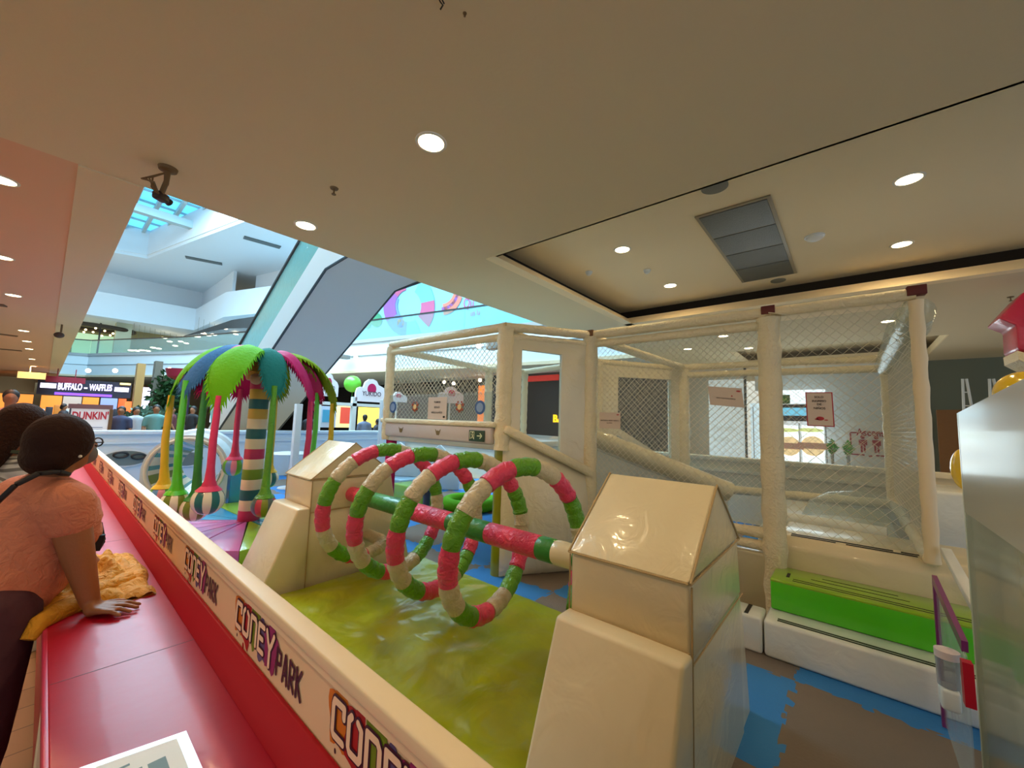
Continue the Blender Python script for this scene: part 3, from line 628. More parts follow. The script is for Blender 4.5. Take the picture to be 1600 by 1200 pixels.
mb = MB(); nu, nv = 34, 26; a3, b3 = v3(D, 0), v3(Cc, 0); d = b3-a3; n = Vector((d.y, -d.x, 0)).normalized()
vs = []
for j in range(nv+1):
    for i in range(nu+1):
        s = i/nu; zt = 1.42-.45*s; z = .02+(zt-.02)*j/nv
        bul = .16*max(0, math.sin(PI*j/nv))**.6*(max(0, math.sin(PI*min(1, s*1.02)))**.5)
        seam = -.012*max(0, 1-abs(((s*3.2+j/nv*1.1) % 1)-.5)/.06)
        vs.append(a3+d*s+n*(.03+bul+seam)+Vector((0, 0, z)))
mb.add(vs, [[j*(nu+1)+i, j*(nu+1)+i+1, (j+1)*(nu+1)+i+1, (j+1)*(nu+1)+i] for j in range(nv) for i in range(nu)])
mb.prism([a3+Vector((0, 0, .02)), b3+Vector((0, 0, .02)), b3+Vector((0, 0, .97)), a3+Vector((0, 0, 1.42))], -n*.05)
obj('quilted_wall', mb, M('quilted white vinyl', (226, 214, 184), .38, coat=.4, bump=(7, .5, 1.5)), t, smooth=60)
# raised platform of the left bay: padded grey apron, clear screen with stickers
obj('platform_deck', MB().prism([v3(D, 1.24), v3(E_, 1.24), v3(H, 1.24), v3((5.75, 4.6), 1.24), v3(I, 1.24)], (0, 0, .08), bev=.02), vinylw_m, t)
obj('apron', MB().box((2.955, 2.78, 1.30), (3.02, 4.82, 1.475), bev=.025), M('pale grey pad', (196, 182, 176), .45, coat=.2, bump=(8, .3)), t)
obj('apron_rail', MB().box((2.945, 2.74, 1.475), (3.03, 4.84, 1.535), bev=.02), sleeve_m, t)
obj('clear_screen', MB().box((2.985, 2.8, 1.54), (2.992, 4.72, 1.84)), film_m, t)
for y in (3.62, 4.35):
    obj('apron_emblem', MB().prism([(2.952, y+.05, 1.43), (2.952, y+.02, 1.36), (2.952, y-.02, 1.36), (2.952, y-.05, 1.43), (2.952, y-.02, 1.405), (2.952, y, 1.415), (2.952, y+.02, 1.405)], (-.003, 0, 0)), M('emblem bronze', (120, 100, 60), .6), t)
for y in (4.6, 2.98):
    mb = MB().mat(0).disc((2.982, y, 1.68), .075, (-1, 0, 0), 22, .003); mb.mat(1).disc((2.978, y, 1.68), .05, (-1, 0, 0), 18, .003); obj('round_sticker', mb, [M('sticker blue', (60, 96, 150), .5), M('sticker light blue', (130, 156, 190), .5)], t)
for y in (4.12, 3.3):
    mb = MB(); mb.mat(0)
    for (dy, dz, r) in [(.05, .02, .02), (-.05, .02, .02), (.04, -.03, .018), (-.04, -.03, .018), (0, -.045, .022), (.03, .05, .012), (-.03, .05, .012)]: mb.disc((2.982, y+dy, 1.69+dz), r, (-1, 0, 0), 10, .003)
    mb.mat(1).disc((2.98, y, 1.685), .032, (-1, 0, 0), 14, .004)
    obj('animal_sticker', mb, [M('sticker russet', (150, 66, 36), .5), M('sticker cream', (226, 190, 130), .5)], t)
paper_m = M('sign paper', (206, 186, 170), .6)
def notice(o, right, upv, wd, ht, lines, label, accent=None, accol=None, size=.02, border=None):
    o = Vector(o); r_ = Vector(right).normalized(); u_ = Vector(upv).normalized(); n_ = r_.cross(u_)
    s_ = thing('notice_sign', label, 'sign', tuple(o))
    obj('sheet', MB().obox(o, r_, u_, n_, wd, ht, .004), paper_m, s_)
    if border: obj('border', MB().obox(o-n_*.001, r_, u_, n_, wd+.014, ht+.014, .003), border, s_)
    mb = MB()
    for (tx, dz, wl) in lines: text(mb, tx, o+u_*dz+n_*.003, r_, u_, size, width=wl, align='C', thick=.02)
    obj('lettering', mb, M('sign text', (54, 40, 36), .6), s_)
    if accent:
        mb = MB()
        for (dx, dz, a, b) in accent: mb.prism([o+r_*(dx+a*math.cos(2*PI*i/16))+u_*(dz+b*math.sin(2*PI*i/16))+n_*.003 for i in range(16)], n_*.001)
        obj('emblem', mb, accol or M('sign red', (170, 24, 36), .5), s_)
    return s_
notice((2.975, 3.68, 1.67), (0, -1, 0), (0, 0, 1), .34, .26, [('TUBOS', .06, .12), ('SOLO', 0, .10), ('NIÑOS 3-6 AÑOS', -.06, .2)], 'pale notice sheet with three text lines on the clear screen', accent=[(.13, -.1, .02, .012)], accol=black_m, size=.022)
notice((3.80, .815, 1.815), (0, -1, -.10), (0, .10, 1), .265, .165, [('NIÑOS Y ADULTOS SIN ZAPATOS', -.02, .15)], 'tilted tan notice sheet hanging on the front net beside the thick post', accent=[(.105, .055, .018, .007), (.05, .01, .006, .006)], size=.010)
notice((3.80, 1.90, 1.585), (0, -1, 0), (0, 0, 1), .235, .165, [('MANTENER EL ORDEN Y RESPETO', -.005, .20), ('EL JUEGO', -.03, .06)], 'tan notice sheet on the front net low beside the second padded post', accent=[(.09, .06, .014, .006)], size=.011)
notice((3.80, .175, 1.71), (0, -1, -.02), (0, .02, 1), .15, .245, [('SOLO', .085, .055), ('INGRESO', .055, .085), ('DE', .03, .028), ('NIÑOS', .0, .07)], 'upright red edged notice sheet hanging between the two right cage posts', accent=[(0, -.07, .024, .015), (-.02, -.076, .014, .005), (.035, -.08, .012, .004)], size=.016, border=M('sign red', (170, 24, 36)))
# exit sign on the apron
s_ = thing('exit_sign', 'dark green exit sign with running figure and white arrow on the apron', 'sign', (2.945, 2.95, 1.385))
obj('plate', MB().box((2.938, 2.865, 1.325), (2.95, 3.09, 1.44), bev=.004), M('exit green', (16, 60, 36), .4), s_)
mb = MB()
def bar2(y0, z0, y1, z1, wd=.008): mb.beam((2.937, y0, z0), (2.937, y1, z1), wd, .003, upv=(1, 0, 0))
bar2(2.965, 1.383, 2.895, 1.383, .01); bar2(2.895, 1.383, 2.925, 1.41, .01); bar2(2.895, 1.383, 2.925, 1.356, .01)
bar2(3.07, 1.345, 3.07, 1.425, .006); bar2(3.07, 1.425, 3.01, 1.425, .006); bar2(3.01, 1.425, 3.01, 1.345, .006); bar2(3.045, 1.40, 3.03, 1.375, .012); bar2(3.03, 1.375, 3.015, 1.35, .008); bar2(3.03, 1.375, 3.055, 1.352, .008); bar2(3.05, 1.395, 3.02, 1.39, .006); mb.disc((2.938, 3.035, 1.413), .009, (-1, 0, 0), 10, .003)
obj('pictogram', mb, M('exit white', (226, 226, 180), .5), s_)
# supports of the platform
obj('support_post', MB().tube([(3.10, 2.76, 0), (3.10, 2.76, 1.30)], .075, 22), M('lime sleeve', (142, 146, 6), .3, coat=.6), t)
obj('support_post', MB().tube([(3.08, 4.74, 0), (3.08, 4.74, 1.36)], .07, 22), magenta_m, t)
obj('support_post', MB().tube([(5.55, 4.5, 0), (5.55, 4.5, 1.24)], .07, 22), limef_m, t)
# slide inside the cage
t = thing('padded_slide', 'glossy white padded slide with side bolsters inside the cage', 'slide', (5.3, 2.1, .3))
S0, S1 = Vector((4.75, 2.70, 1.30)), Vector((5.65, 1.35, .72)); dd = (S1-S0).normalized(); sd = dd.cross(Vector((0, 0, 1))).normalized()
obj('slide_bed', MB().beam(S0, S1, .8, .10, bev=.03), vinylw_m, t)
for s in (-1, 1):
    pts, rs = wob(S0+sd*.42*s+Vector((0, 0, .10)), S1+sd*.42*s+Vector((0, 0, .08)), .11, 20, 3, .03); obj('bolster', MB().tube(pts, rs, 16), vinyl_wr, t)
obj('slide_base', MB().prism([S0+sd*.38, S1+sd*.38, Vector((S1.x, S1.y, .1))+sd*.38, Vector((S0.x, S0.y, .1))+sd*.38], -sd*.76), vinylw_m, t)
# padded floor and rear parapets inside the cage
tag(obj('padded_deck', MB().box((4.52, -.3, .05), (6.55, .72, .62), bev=.04), vinylw_m), 'white padded deck with clear cover inside the cage', 'soft play floor')
tag(obj('padded_low_wall', MB().box((3.86, .53, .012), (3.97, 2.08, .545), bev=.02), M('greyish cream vinyl', (188, 176, 146), .3, coat=.6, bump=(5, .3))), 'low greyish cream padded wall below the front net', 'padded wall')
pts = [Vector((4.0, .35, .78)), Vector((4.7, .1, .84)), Vector((5.2, -.05, .80)), Vector((5.6, -.2, .76))]
tag(obj('clear_dome_cover', MB().lathe([(.0, .34), (.22, .30), (.38, .2), (.46, .02), (.46, 0)], (5.3, -.02, .625), 24), film_m, smooth=60), 'clear plastic bulge on the padded deck by the right cage post', 'plastic cover')
tag(obj('padded_bolster', MB().tube([(4.66, -.2, .69), (4.70, .25, .69), (4.72, .68, .69)], .07, 16), vinylw_m), 'white padded bolster lying inside the cage behind the thick post', 'bolster')

# ================================================================== PALM CAROUSEL
PC = Vector((1.80, 5.85, 0))
t = thing('carousel_platform', 'low padded platform of pink, green and blue wedges under the palm', 'soft play platform', tuple(PC))
wc = [limetop_m, M('pale pink vinyl', (206, 110, 172), .22, coat=.9, bump=(3, .2)), teal_m, M('sea blue vinyl', (44, 150, 176), .22, coat=.8, bump=(3, .2)), purple_m, limetop_m, M('sea blue vinyl', (44, 150, 176)), purple_m, limetop_m, teal_m, M('pale pink vinyl', (206, 110, 172)), blue_m, limetop_m, purple_m, blue_m, M('pale pink vinyl', (206, 110, 172))]
NW = 16; RW = 1.33; rot0 = math.atan2(-1.0, -.35)
for k in range(NW):
    a0 = rot0+2*PI*k/NW; a1 = rot0+2*PI*(k+1)/NW
    def rim(a):  # octagonal rim
        s = PI/4; b = (a-rot0) % s-s/2; return RW*math.cos(s/2)/math.cos(b)
    pts = [PC+Vector((.05*math.cos((a0+a1)/2), .05*math.sin((a0+a1)/2), .014)), PC+Vector((rim(a0+1e-5)*math.cos(a0), rim(a0+1e-5)*math.sin(a0), .014)), PC+Vector((rim(a1-1e-5)*math.cos(a1), rim(a1-1e-5)*math.sin(a1), .014))]
    obj('wedge_pad', MB().prism(pts, (0, 0, .19), bev=.012), wc[(k*3) % NW], t)
t = thing('palm_carousel', 'striped palm tree carousel with drooping coloured fronds and hanging balls', 'carousel', (PC.x, PC.y, .2))
tr = [(.118, 0), (.115, .25), (.108, .9), (.105, 1.5), (.112, 1.78)]
def trr(h):
    for (r0, h0), (r1, h1) in zip(tr[:-1], tr[1:]):
        if h <= h1: return r0+(r1-r0)*(h-h0)/(h1-h0)
    return tr[-1][0]
sc_ = ['p', 'w', 't', 'w', 'g', 'w', 'p', 'w', 't', 'w', 'y', 't', 'y', 'p']; cmap = {'p': M('raspberry band', (186, 40, 84), .5), 'w': M('ivory band', (226, 206, 168), .5), 't': M('teal band', (30, 96, 96), .5), 'g': M('moss band', (112, 140, 14), .5), 'y': M('ochre band', (200, 160, 60), .5)}
hh = .2; keys = list(cmap)
mb = MB(); dh = 1.78/len(sc_)
for k, c in enumerate(sc_):
    h0, h1 = dh*k, dh*(k+1); mb.mat(keys.index(c)).lathe([(trr(h0), h0), (trr(h0)+.004, h0+.01), (trr(h1)+.004, h1-.01), (trr(h1), h1)], (PC.x, PC.y, .2), 24)
obj('striped_trunk', mb, [cmap[k] for k in keys], t)
obj('crown_hub', MB().lathe([(0, 0), (.16, 0), (.2, .1), (.16, .22), (0, .26)], (PC.x, PC.y, 1.97), 20), M('gold sequins', (206, 150, 60), .35, metal=.6, bump=(70, 1)), t)
obj('coconut', MB().ball(PC+Vector((-.09, -.12, 1.98)), .075, 14, 10).ball(PC+Vector((.08, -.14, 1.97)), .075, 14, 10), M('coconut beige', (190, 150, 110), .6), t)
vr = Vector((.957, -.29, 0)); vf = Vector((.29, .957, 0))
FR = [(190, .87, limef_m, yellow_m, 1.0, 0), (216, .86, M('denim blue fabric', (44, 96, 140), .8, bump=(30, .4), spec=.2), green_m, .8, 1), (229, .78, magenta_m, gbar_m, .85, 1), (245, .88, limef_m, M('rose sleeve', (214, 40, 92), .5, coat=.2, bump=(18, .4)), 1.05, 2), (284, .58, M('sea green fabric', (30, 112, 104), .8, bump=(30, .4), spec=.2), gseg_m, .9, 3), (338, .62, magenta_m, M('rose sleeve', (214, 40, 92)), 1.0, 0), (12, .93, olive_m, yellow_m, 1.15, 1), (35, .9, magenta_m, green_m, .9, 0), (75, .8, olive_m, yellow_m, .9, 2), (108, .75, magenta_m, M('rose sleeve', (214, 40, 92)), .9, 0)]
bands = [[M('stripe green', (90, 160, 30), .4, coat=.4), M('stripe blue', (90, 140, 190), .4, coat=.4), M('stripe pink', (214, 130, 150), .4, coat=.4)], [M('stripe white', (232, 222, 196), .4, coat=.4), M('stripe moss', (112, 130, 20), .4, coat=.4)], [M('stripe white', (232, 222, 196)), M('stripe deep teal', (10, 104, 104), .4, coat=.4)], [M('stripe grey', (84, 96, 90), .4, coat=.4), M('stripe pink red', (196, 60, 80), .4, coat=.4), M('stripe olive', (128, 134, 10), .4, coat=.4)]]
for k, (ph, rad, fm, am, fl, bi) in enumerate(FR):
    a = R(ph); dr = vr*math.cos(a)+vf*math.sin(a); sdv = Vector((-dr.y, dr.x, 0)); o = PC+Vector((0, 0, 2.10))
    ztip = 1.62 if fl >= 1 else 1.78
    path = [(.06, .10), (.25*rad, .27), (.55*rad, .25), (.8*rad, .08), (.97*rad, -.18), (1.02*rad, ztip-2.10)]
    wid = [.05, .13, .18, .19, .14, .03]
    # resample
    def cr(i, f, arr):
        g = lambda j: arr[max(0, min(len(arr)-1, j))]
        p0, p1, p2, p3 = g(i-1), g(i), g(i+1), g(i+2)
        if isinstance(p1, tuple): return tuple(cr1(x0, x1, x2, x3, f) for x0, x1, x2, x3 in zip(p0, p1, p2, p3))
        return cr1(p0, p1, p2, p3, f)
    def cr1(a_, b_, c_, d_, f): return .5*((2*b_)+(-a_+c_)*f+(2*a_-5*b_+4*c_-d_)*f*f+(-a_+3*b_-3*c_+d_)*f**3)
    NP = 30; prof = []
    for i in range(NP+1):
        x = i/NP*5; j = min(4, int(x)); r_, z_ = cr(j, x-j, path); prof.append((r_, z_, cr(j, x-j, wid)))
    mb = MB(); th = .012; vs = []; cross = [-1, -.55, 0, .55, 1]
    for (r_, z_, w_) in prof:
        w_ = w_*(.72 if ph == 284 else 1)
        for c in cross: vs.append(o+dr*r_+sdv*(c*w_)+Vector((0, 0, z_-.42*w_*abs(c)**1.6)))
    m = len(cross); n1 = len(vs); vs += [v-Vector((0, 0, th)) for v in vs]
    fs = []
    for i in range(NP):
        for j in range(m-1): a_, b_, c_, d_ = i*m+j, i*m+j+1, (i+1)*m+j+1, (i+1)*m+j; fs += [[a_, b_, c_, d_], [n1+d_, n1+c_, n1+b_, n1+a_]]
        fs += [[i*m, (i+1)*m, n1+(i+1)*m, n1+i*m], [(i+1)*m+m-1, i*m+m-1, n1+i*m+m-1, n1+(i+1)*m+m-1]]
    mb.add(vs, fs)
    fr_ = obj('frond', mb, fm, t, smooth=60)
    # pointed leaflets hanging along both edges
    mb = MB()
    for i in range(3, NP, 1):
        for c, sg in ((-1, -1), (1, 1)):
            r_, z_, w_ = prof[i]; r2, z2, w2 = prof[i+1]; kf = .72 if ph == 284 else 1; w_ *= kf; w2 *= kf
            e0 = o+dr*r_+sdv*(c*w_)+Vector((0, 0, z_-.42*w_)); e1 = o+dr*r2+sdv*(c*w2)+Vector((0, 0, z2-.42*w2)); ln = .05+.05*((i*7) % 5)/5*(1 if i < 26 else 1.6)
            tip = (e0+e1)/2+sdv*sg*.03+dr*.02+Vector((0, 0, -ln)); q = Vector((0, 0, -.008))
            mb.add([e0, e1, tip, e0+dr*.006, e1+dr*.006, tip+dr*.004], [[0, 1, 2], [5, 4, 3], [0, 2, 5, 3], [1, 4, 5, 2], [0, 3, 4, 1]])
    obj('leaflet_fringe', mb, fm, fr_, smooth=0)
    zb = {190: .58, 216: .56, 229: .50, 245: .62, 284: .47, 338: .62, 12: .60, 35: .62, 75: .60, 108: .80}[ph]; rb = .135 if ph != 245 else .15
    top = o+dr*(1.0*rad)+Vector((0, 0, ztip-2.10+.1)); bot = PC+dr*(rad*(.98 if ph not in (245,) else 1.02))+Vector((0, 0, zb+rb))
    mid = (top+bot)/2+dr*.02
    obj('hanging_arm', MB().tube([top, top+(mid-top)*.5, mid, mid+(bot-mid)*.6, bot+Vector((0, 0, .06)), bot-Vector((0, 0, .01))], [.030, .034, .036, .038, .05, .075], 12), am, t)
    # striped ball with collar
    bc = PC+dr*(rad*(.98 if ph != 245 else 1.02))+Vector((0, 0, zb)); bb = bands[bi]; mb = MB(); n = 24; mm = 12; nb = len(bb)
    vs = [bc+Vector((rb*math.sin(PI*i/mm)*math.cos(2*PI*j/n), rb*math.sin(PI*i/mm)*math.sin(2*PI*j/n), rb*math.cos(PI*i/mm))) for i in range(mm+1) for j in range(n)]
    mb.v = vs
    for j in range(n):
        for i in range(mm): mb.f.append([i*n+j, (i+1)*n+j, (i+1)*n+(j+1) % n, i*n+(j+1) % n]); mb.mi.append((j//2) % nb)
    bo = obj('striped_ball', mb, bb, t, smooth=60)
    obj('ball_collar', MB().lathe([(.05, rb*1.12), (.085, rb*.9), (rb*.80, rb*.68), (rb*.72, rb*.62)], bc, 18), am, bo)

# ================================================================== TUNNEL, FAR TOYS
t = thing('barrel_tunnel', 'white and blue padded ring tunnel with striped inside, behind the palm', 'soft play tunnel', (1.45, 7.6, 0))
mb = MB(); cx, cz, ro, ri = 1.40, .70, .50, .42; yA, yB = 7.25, 8.1
ax = Vector((.36, .93, 0)).normalized(); sx_ = Vector((ax.y, -ax.x, 0)); o3 = Vector((cx, 7.3, 0))
n = 40
def rp_(rad, th, dpt): return o3+sx_*(rad*math.cos(th))+Vector((0, 0, cz+rad*math.sin(th)))+ax*dpt
# white housing with a round opening
outer = []
for i in range(n+1):
    th = -PI*.25+(PI*1.5)*i/n; outer.append((ro*math.cos(th), cz+ro*math.sin(th)))
for y_, nm in ((0, 0),):
    vs = []; fs = []
    for i in range(n+1):
        th = 2*PI*i/n; ox = ro*math.cos(th); oz = ro*math.sin(th)
        if oz < 0: k = max(abs(math.cos(th)), abs(math.sin(th))); ox = ro*math.copysign(min(1, abs(math.cos(th))/k), math.cos(th)); oz = -cz*min(1, abs(math.sin(th))/k)+.015
        for (px_, pz_, dp) in ((ri*math.cos(th), ri*math.sin(th), 0), (ox, oz, 0), (ox, oz, .7), (ri*math.cos(th), ri*math.sin(th), .7)): vs.append(o3+sx_*px_+Vector((0, 0, cz+pz_))+ax*dp)
    for i in range(n):
        for j in range(3): fs.append([i*4+j, i*4+j+1, (i+1)*4+j+1, (i+1)*4+j])
    mb.add(vs, fs)
obj('housing', mb, M('tunnel white vinyl', (196, 206, 210), .35, coat=.5), t)
mb = MB(); st_ = [M('stripe white', (232, 222, 196)), teal_m, M('stripe moss', (112, 130, 20))]
for i in range(n): mb.mat([1, 0, 0, 1, 0, 2, 2, 0][i % 8]).add([rp_(ri, 2*PI*i/n, .01), rp_(ri, 2*PI*(i+1)/n, .01), rp_(.27, 2*PI*(i+1)/n, .69)+sx_*.08, rp_(.27, 2*PI*i/n, .69)+sx_*.08, rp_(ri-.01, 2*PI*i/n, .01), rp_(ri-.01, 2*PI*(i+1)/n, .01), rp_(.26, 2*PI*(i+1)/n, .69)+sx_*.08, rp_(.26, 2*PI*i/n, .69)+sx_*.08], [[0, 1, 2, 3], [7, 6, 5, 4], [0, 4, 5, 1], [3, 2, 6, 7]])
obj('striped_lining', mb, st_, t, smooth=0)
obj('rim', MB().tube([rp_(ri+.03, 2*PI*i/36, -.01) for i in range(36)], .022, 8, closed=True), M('rim cream', (214, 206, 184), .4, coat=.4), t)
obj('side_block', MB().obox(o3+sx_*.66+ax*.36+Vector((0, 0, .36)), sx_, ax, (0, 0, 1), .26, .66, .69, bev=.02), blue_m, t)
obj('arched_cover', MB().tube([rp_(ro*.9, PI*(.05+.6*i/10), .75) for i in range(11)], .12, 10), M('tunnel white vinyl', (196, 206, 210)), t)
for (px, py, rw, lb) in [(196, 716, .33, 'oval dark window set in the far pale parapet, left of the tunnel'), (410+0, 735, .0, None), (292, 717, .28, 'oval dark window in the far pale parapet seen through the tunnel')]:
    if not lb: continue
    q = P(px, py, 'y', 10.93); t = thing('oval_window', lb, 'window', tuple(q), 'oval windows in the far parapet')
    obj('frame', MB().add([], []).prism([q+Vector((rw*1.06*math.cos(2*PI*i/28), 0, .17*math.sin(2*PI*i/28))) for i in range(28)], (0, -.02, 0)), M('window rim white', (214, 220, 222), .4), t)
    obj('pane', MB().prism([q+Vector((rw*math.cos(2*PI*i/28), -.021, .145*math.sin(2*PI*i/28))) for i in range(28)], (0, -.004, 0)), M('smoky pane', (110, 118, 112), .15, coat=.5), t)
q = P(203, 712, 'y', 10.86)
t = thing('sunglasses_cutout', 'black sunglasses shaped decal with a pink corner on the far parapet window', 'decal', tuple(q))
mb = MB()
for s in (-1, 1): mb.tube([q+Vector((s*.13+.10*math.cos(2*PI*i/18), 0, -.02*s+.05*math.sin(2*PI*i/18))) for i in range(18)], .022, 6, closed=True)
obj('frame', mb, black_m, t); obj('corner_patch', MB().ball(q+Vector((.25, 0, -.05)), .05, 12, 8, (1, .4, 1)), M('dusty pink', (170, 80, 100), .5), t)
# round table and columns at the far parapet
t = thing('round_table', 'small white round table by the far parapet right of the palm trunk', 'table', (3.45, 9.0, 0))
obj('table_top', MB().lathe([(0, .70), (.36, .70), (.38, .72), (.36, .74), (0, .74)], (3.45, 9.0, 0), 28), white_m, t); obj('pedestal', MB().tube([(3.45, 9, 0), (3.45, 9, .7)], .03, 12), white_m, t); obj('foot', MB().lathe([(0, 0), (.22, 0), (.2, .03), (0, .04)], (3.45, 9, 0), 20), white_m, t)
for (x, y, z1, lb) in [(3.25, 8.3, 1.75, 'slim white square pole standing right of the palm beside the table'), (5.9, 9.6, 2.0, 'white square pole behind the spiral, left of the cage')]:
    tag(obj('square_pole', MB().box((x-.06, y-.06, 0), (x+.06, y+.06, z1), bev=.01), white_m), lb, 'pole')
tag(obj('green_ring_bumper', MB().tube([Vector((4.95+.40*math.cos(2*PI*i/30), 5.1+.40*math.sin(2*PI*i/30), .115)) for i in range(30)], .10, 12, closed=True), limef_m), 'bright green padded ring on the blue floor behind the spiral', 'soft play ring')
tag(obj('padded_block', MB().box((4.3, 5.6, .012), (4.7, 6.5, .34), bev=.03), M('pale green vinyl', (140, 190, 60), .3, coat=.5)), 'pale green padded block behind the spiral', 'soft play block')
tag(obj('padded_block', MB().box((4.75, 6.9, .012), (5.25, 9.2, .30), bev=.03), M('pale blue vinyl', (150, 196, 224), .3, coat=.5)), 'long pale blue padded block under the raised platform', 'soft play block')
for (x, y, s, lb) in [(5.0, 7.4, 1.0, 'white cloud shaped padded board left of the lime post, larger one'), (5.7, 6.9, 1.0, 'white cloud shaped padded board close to the lime post')]:
    pts = [Vector((x, y, .3))]; 
    prof = [(-.45, .0), (-.45, .3), (-.36, .45), (-.24, .42), (-.15, .62), (0, .72), (.14, .62), (.22, .45), (.38, .42), (.46, .28), (.46, 0)]
    rr = Vector((.6, -.8, 0)); zb_ = .302 if x < 5.2 else .013; tag(obj('cloud_board', MB().prism([Vector((x, y, zb_))+rr*(a*s)+Vector((0, 0, b*s*(1 if x < 5.2 else 1.35))) for a, b in prof], (.08, .06, 0), bev=.015), M('cloud white vinyl', (206, 222, 232), .4, coat=.4)), lb, 'soft play board')
t = thing('padded_stool', 'grey topped small stool seen through the spiral on the blue floor', 'stool', (4.0, 5.1, 0))
obj('leg', MB().lathe([(.05, 0), (.055, .3), (.07, .42)], (4.0, 5.1, .014), 14), M('dark grey leg', (70, 78, 88), .5), t); obj('seat', MB().lathe([(.0, .42), (.1, .42), (.13, .62), (.10, .74), (0, .76)], (4.0, 5.1, .014), 16), M('pale grey pad cover', (150, 160, 156), .5), t)

# ================================================================== ATRIUM: ESCALATOR, MURAL, SHOPS
t = thing('escalator', 'grey escalator rising diagonally through the atrium with teal glass side', 'escalator', (4.2, 13, 0))
prof = [(15.9, .02), (14.0, 1.13), (10.65, 2.95), (7.9, 4.45), (6.9, 4.5), (4.0, 4.5)]
topp = [(4.0, 5.25), (6.9, 5.25), (8.1, 5.15), (15.2, 1.15), (16.6, .35), (16.6, .02)]
obj('underside_truss', MB().prism([(3.4, y, z) for y, z in prof+topp], (1.6, 0, 0)), M('grey truss cladding', (214, 210, 206), .6), t)
gl = [(15.0, 1.25), (8.1, 5.15), (6.0, 5.25), (6.0, 6.25), (8.3, 6.1), (15.3, 2.05)]
for x in (3.40, 4.96): obj('glass_side', MB().prism([(x, y, z) for y, z in [(15.2, 1.15), (8.1, 5.15), (4.0, 5.25), (4.0, 6.15), (8.2, 6.05), (15.6, 1.95)]], (.03, 0, 0)), tealglass_m, t)
for x in (3.41, 4.97): obj('handrail', MB().tube([(x, 4.0, 6.18), (x, 8.2, 6.10), (x, 15.6, 2.0), (x, 16.2, 1.5)], .05, 10), M('black rubber', (34, 36, 40), .5), t)
obj('edge_strip', MB().tube([(3.4, 15.9, .03), (3.4, 14.0, 1.14), (3.4, 10.65, 2.96), (3.4, 7.9, 4.46), (3.4, 6.9, 4.52), (3.4, 4.0, 4.52)], .03, 6).tube([(5.0, 15.9, .03), (5.0, 14.0, 1.14), (5.0, 10.65, 2.96), (5.0, 7.9, 4.46), (5.0, 4.0, 4.52)], .03, 6), M('dark edge strip', (58, 66, 74), .5), t)
# mural on the upper wall: broken colour rings and lettering
def onm(px, py, off=-.03):
    """mural wall segment (12.4,17.5)-(13.3,10) hit by the ray through a photo pixel"""
    a, b = Vector((12.4, 17.5, 0)), Vector((13.3, 10, 0)); n = Vector((b.y-a.y, a.x-b.x, 0)).normalized(); n = n if n.x < 0 else -n
    d = fw+rt*((px-800)/FPX)+up*((600-py)/FPX); o = a+n*(.06-off)
    return CAM+d*((o-CAM).dot(n)/d.dot(n))
t = thing('ring_mural', 'painted mural of big feathery colour rings on the pale blue upper wall', 'mural', tuple(onm(690, 480)))
def arc(cx, cy, r0, r1, a0, a1, mt, nm='ring_stroke', ky=1.25):
    mb = MB(); k = 22
    pts = [onm(cx+r1*math.cos(a0+(a1-a0)*i/k), cy+ky*r1*math.sin(a0+(a1-a0)*i/k), -.03) for i in range(k+1)]+[onm(cx+r0*math.cos(a1+(a0-a1)*i/k), cy+ky*r0*math.sin(a1+(a0-a1)*i/k), -.03) for i in range(k+1)]
    vs = pts; n1 = k+1; mb.add(vs, [[i, i+1, 2*n1-2-i, 2*n1-1-i] for i in range(k)]); obj(nm, mb, mt, t, smooth=0)
mc = [M('mural violet', (150, 90, 170), .6), M('mural rose', (190, 90, 130), .6), M('mural aqua', (110, 190, 190), .6), M('mural coral', (210, 120, 100), .6), M('mural ochre', (214, 150, 60), .6), M('mural blue', (110, 140, 210), .6)]
for i, (a0, a1) in enumerate([(150, 215), (95, 150), (60, 95)]): arc(638, 478, 20, 39, R(a0), R(a1), mc[[0, 5, 2][i]])
for i, (a0, a1) in enumerate([(-60, -10), (-10, 40), (215, 260)]): arc(638, 478, 20, 41, R(a0), R(a1), mc[[2, 1, 1][i]])
arc(638, 478, 17, 21, R(120), R(210), mc[5]); arc(690, 450, 20, 34, R(20), R(85), mc[3]); arc(690, 450, 24, 28, R(10), R(90), mc[0]); arc(626, 505, 0, 6, 0, R(359), mc[4]); arc(588, 500, 0, 9, 0, R(359), M('mural leaf', (70, 150, 110), .6)); arc(574, 506, 0, 6, 0, R(359), M('mural leaf', (70, 150, 110)))
mb = MB(); rv = (onm(760, 460)-onm(720, 468)); rv.z = 0; rv.normalize()
text(mb, 'Qu', onm(724, 482, -.05), rv, (0, 0, 1), .52); text(mb, 'un lu', onm(735, 494, -.05), rv, (0, 0, 1), .3)
tag(obj('wall_lettering', mb, M('magenta lettering', (190, 50, 130), .6), smooth=0), 'handwritten magenta letters on the pale blue upper wall right of the rings', 'lettering')

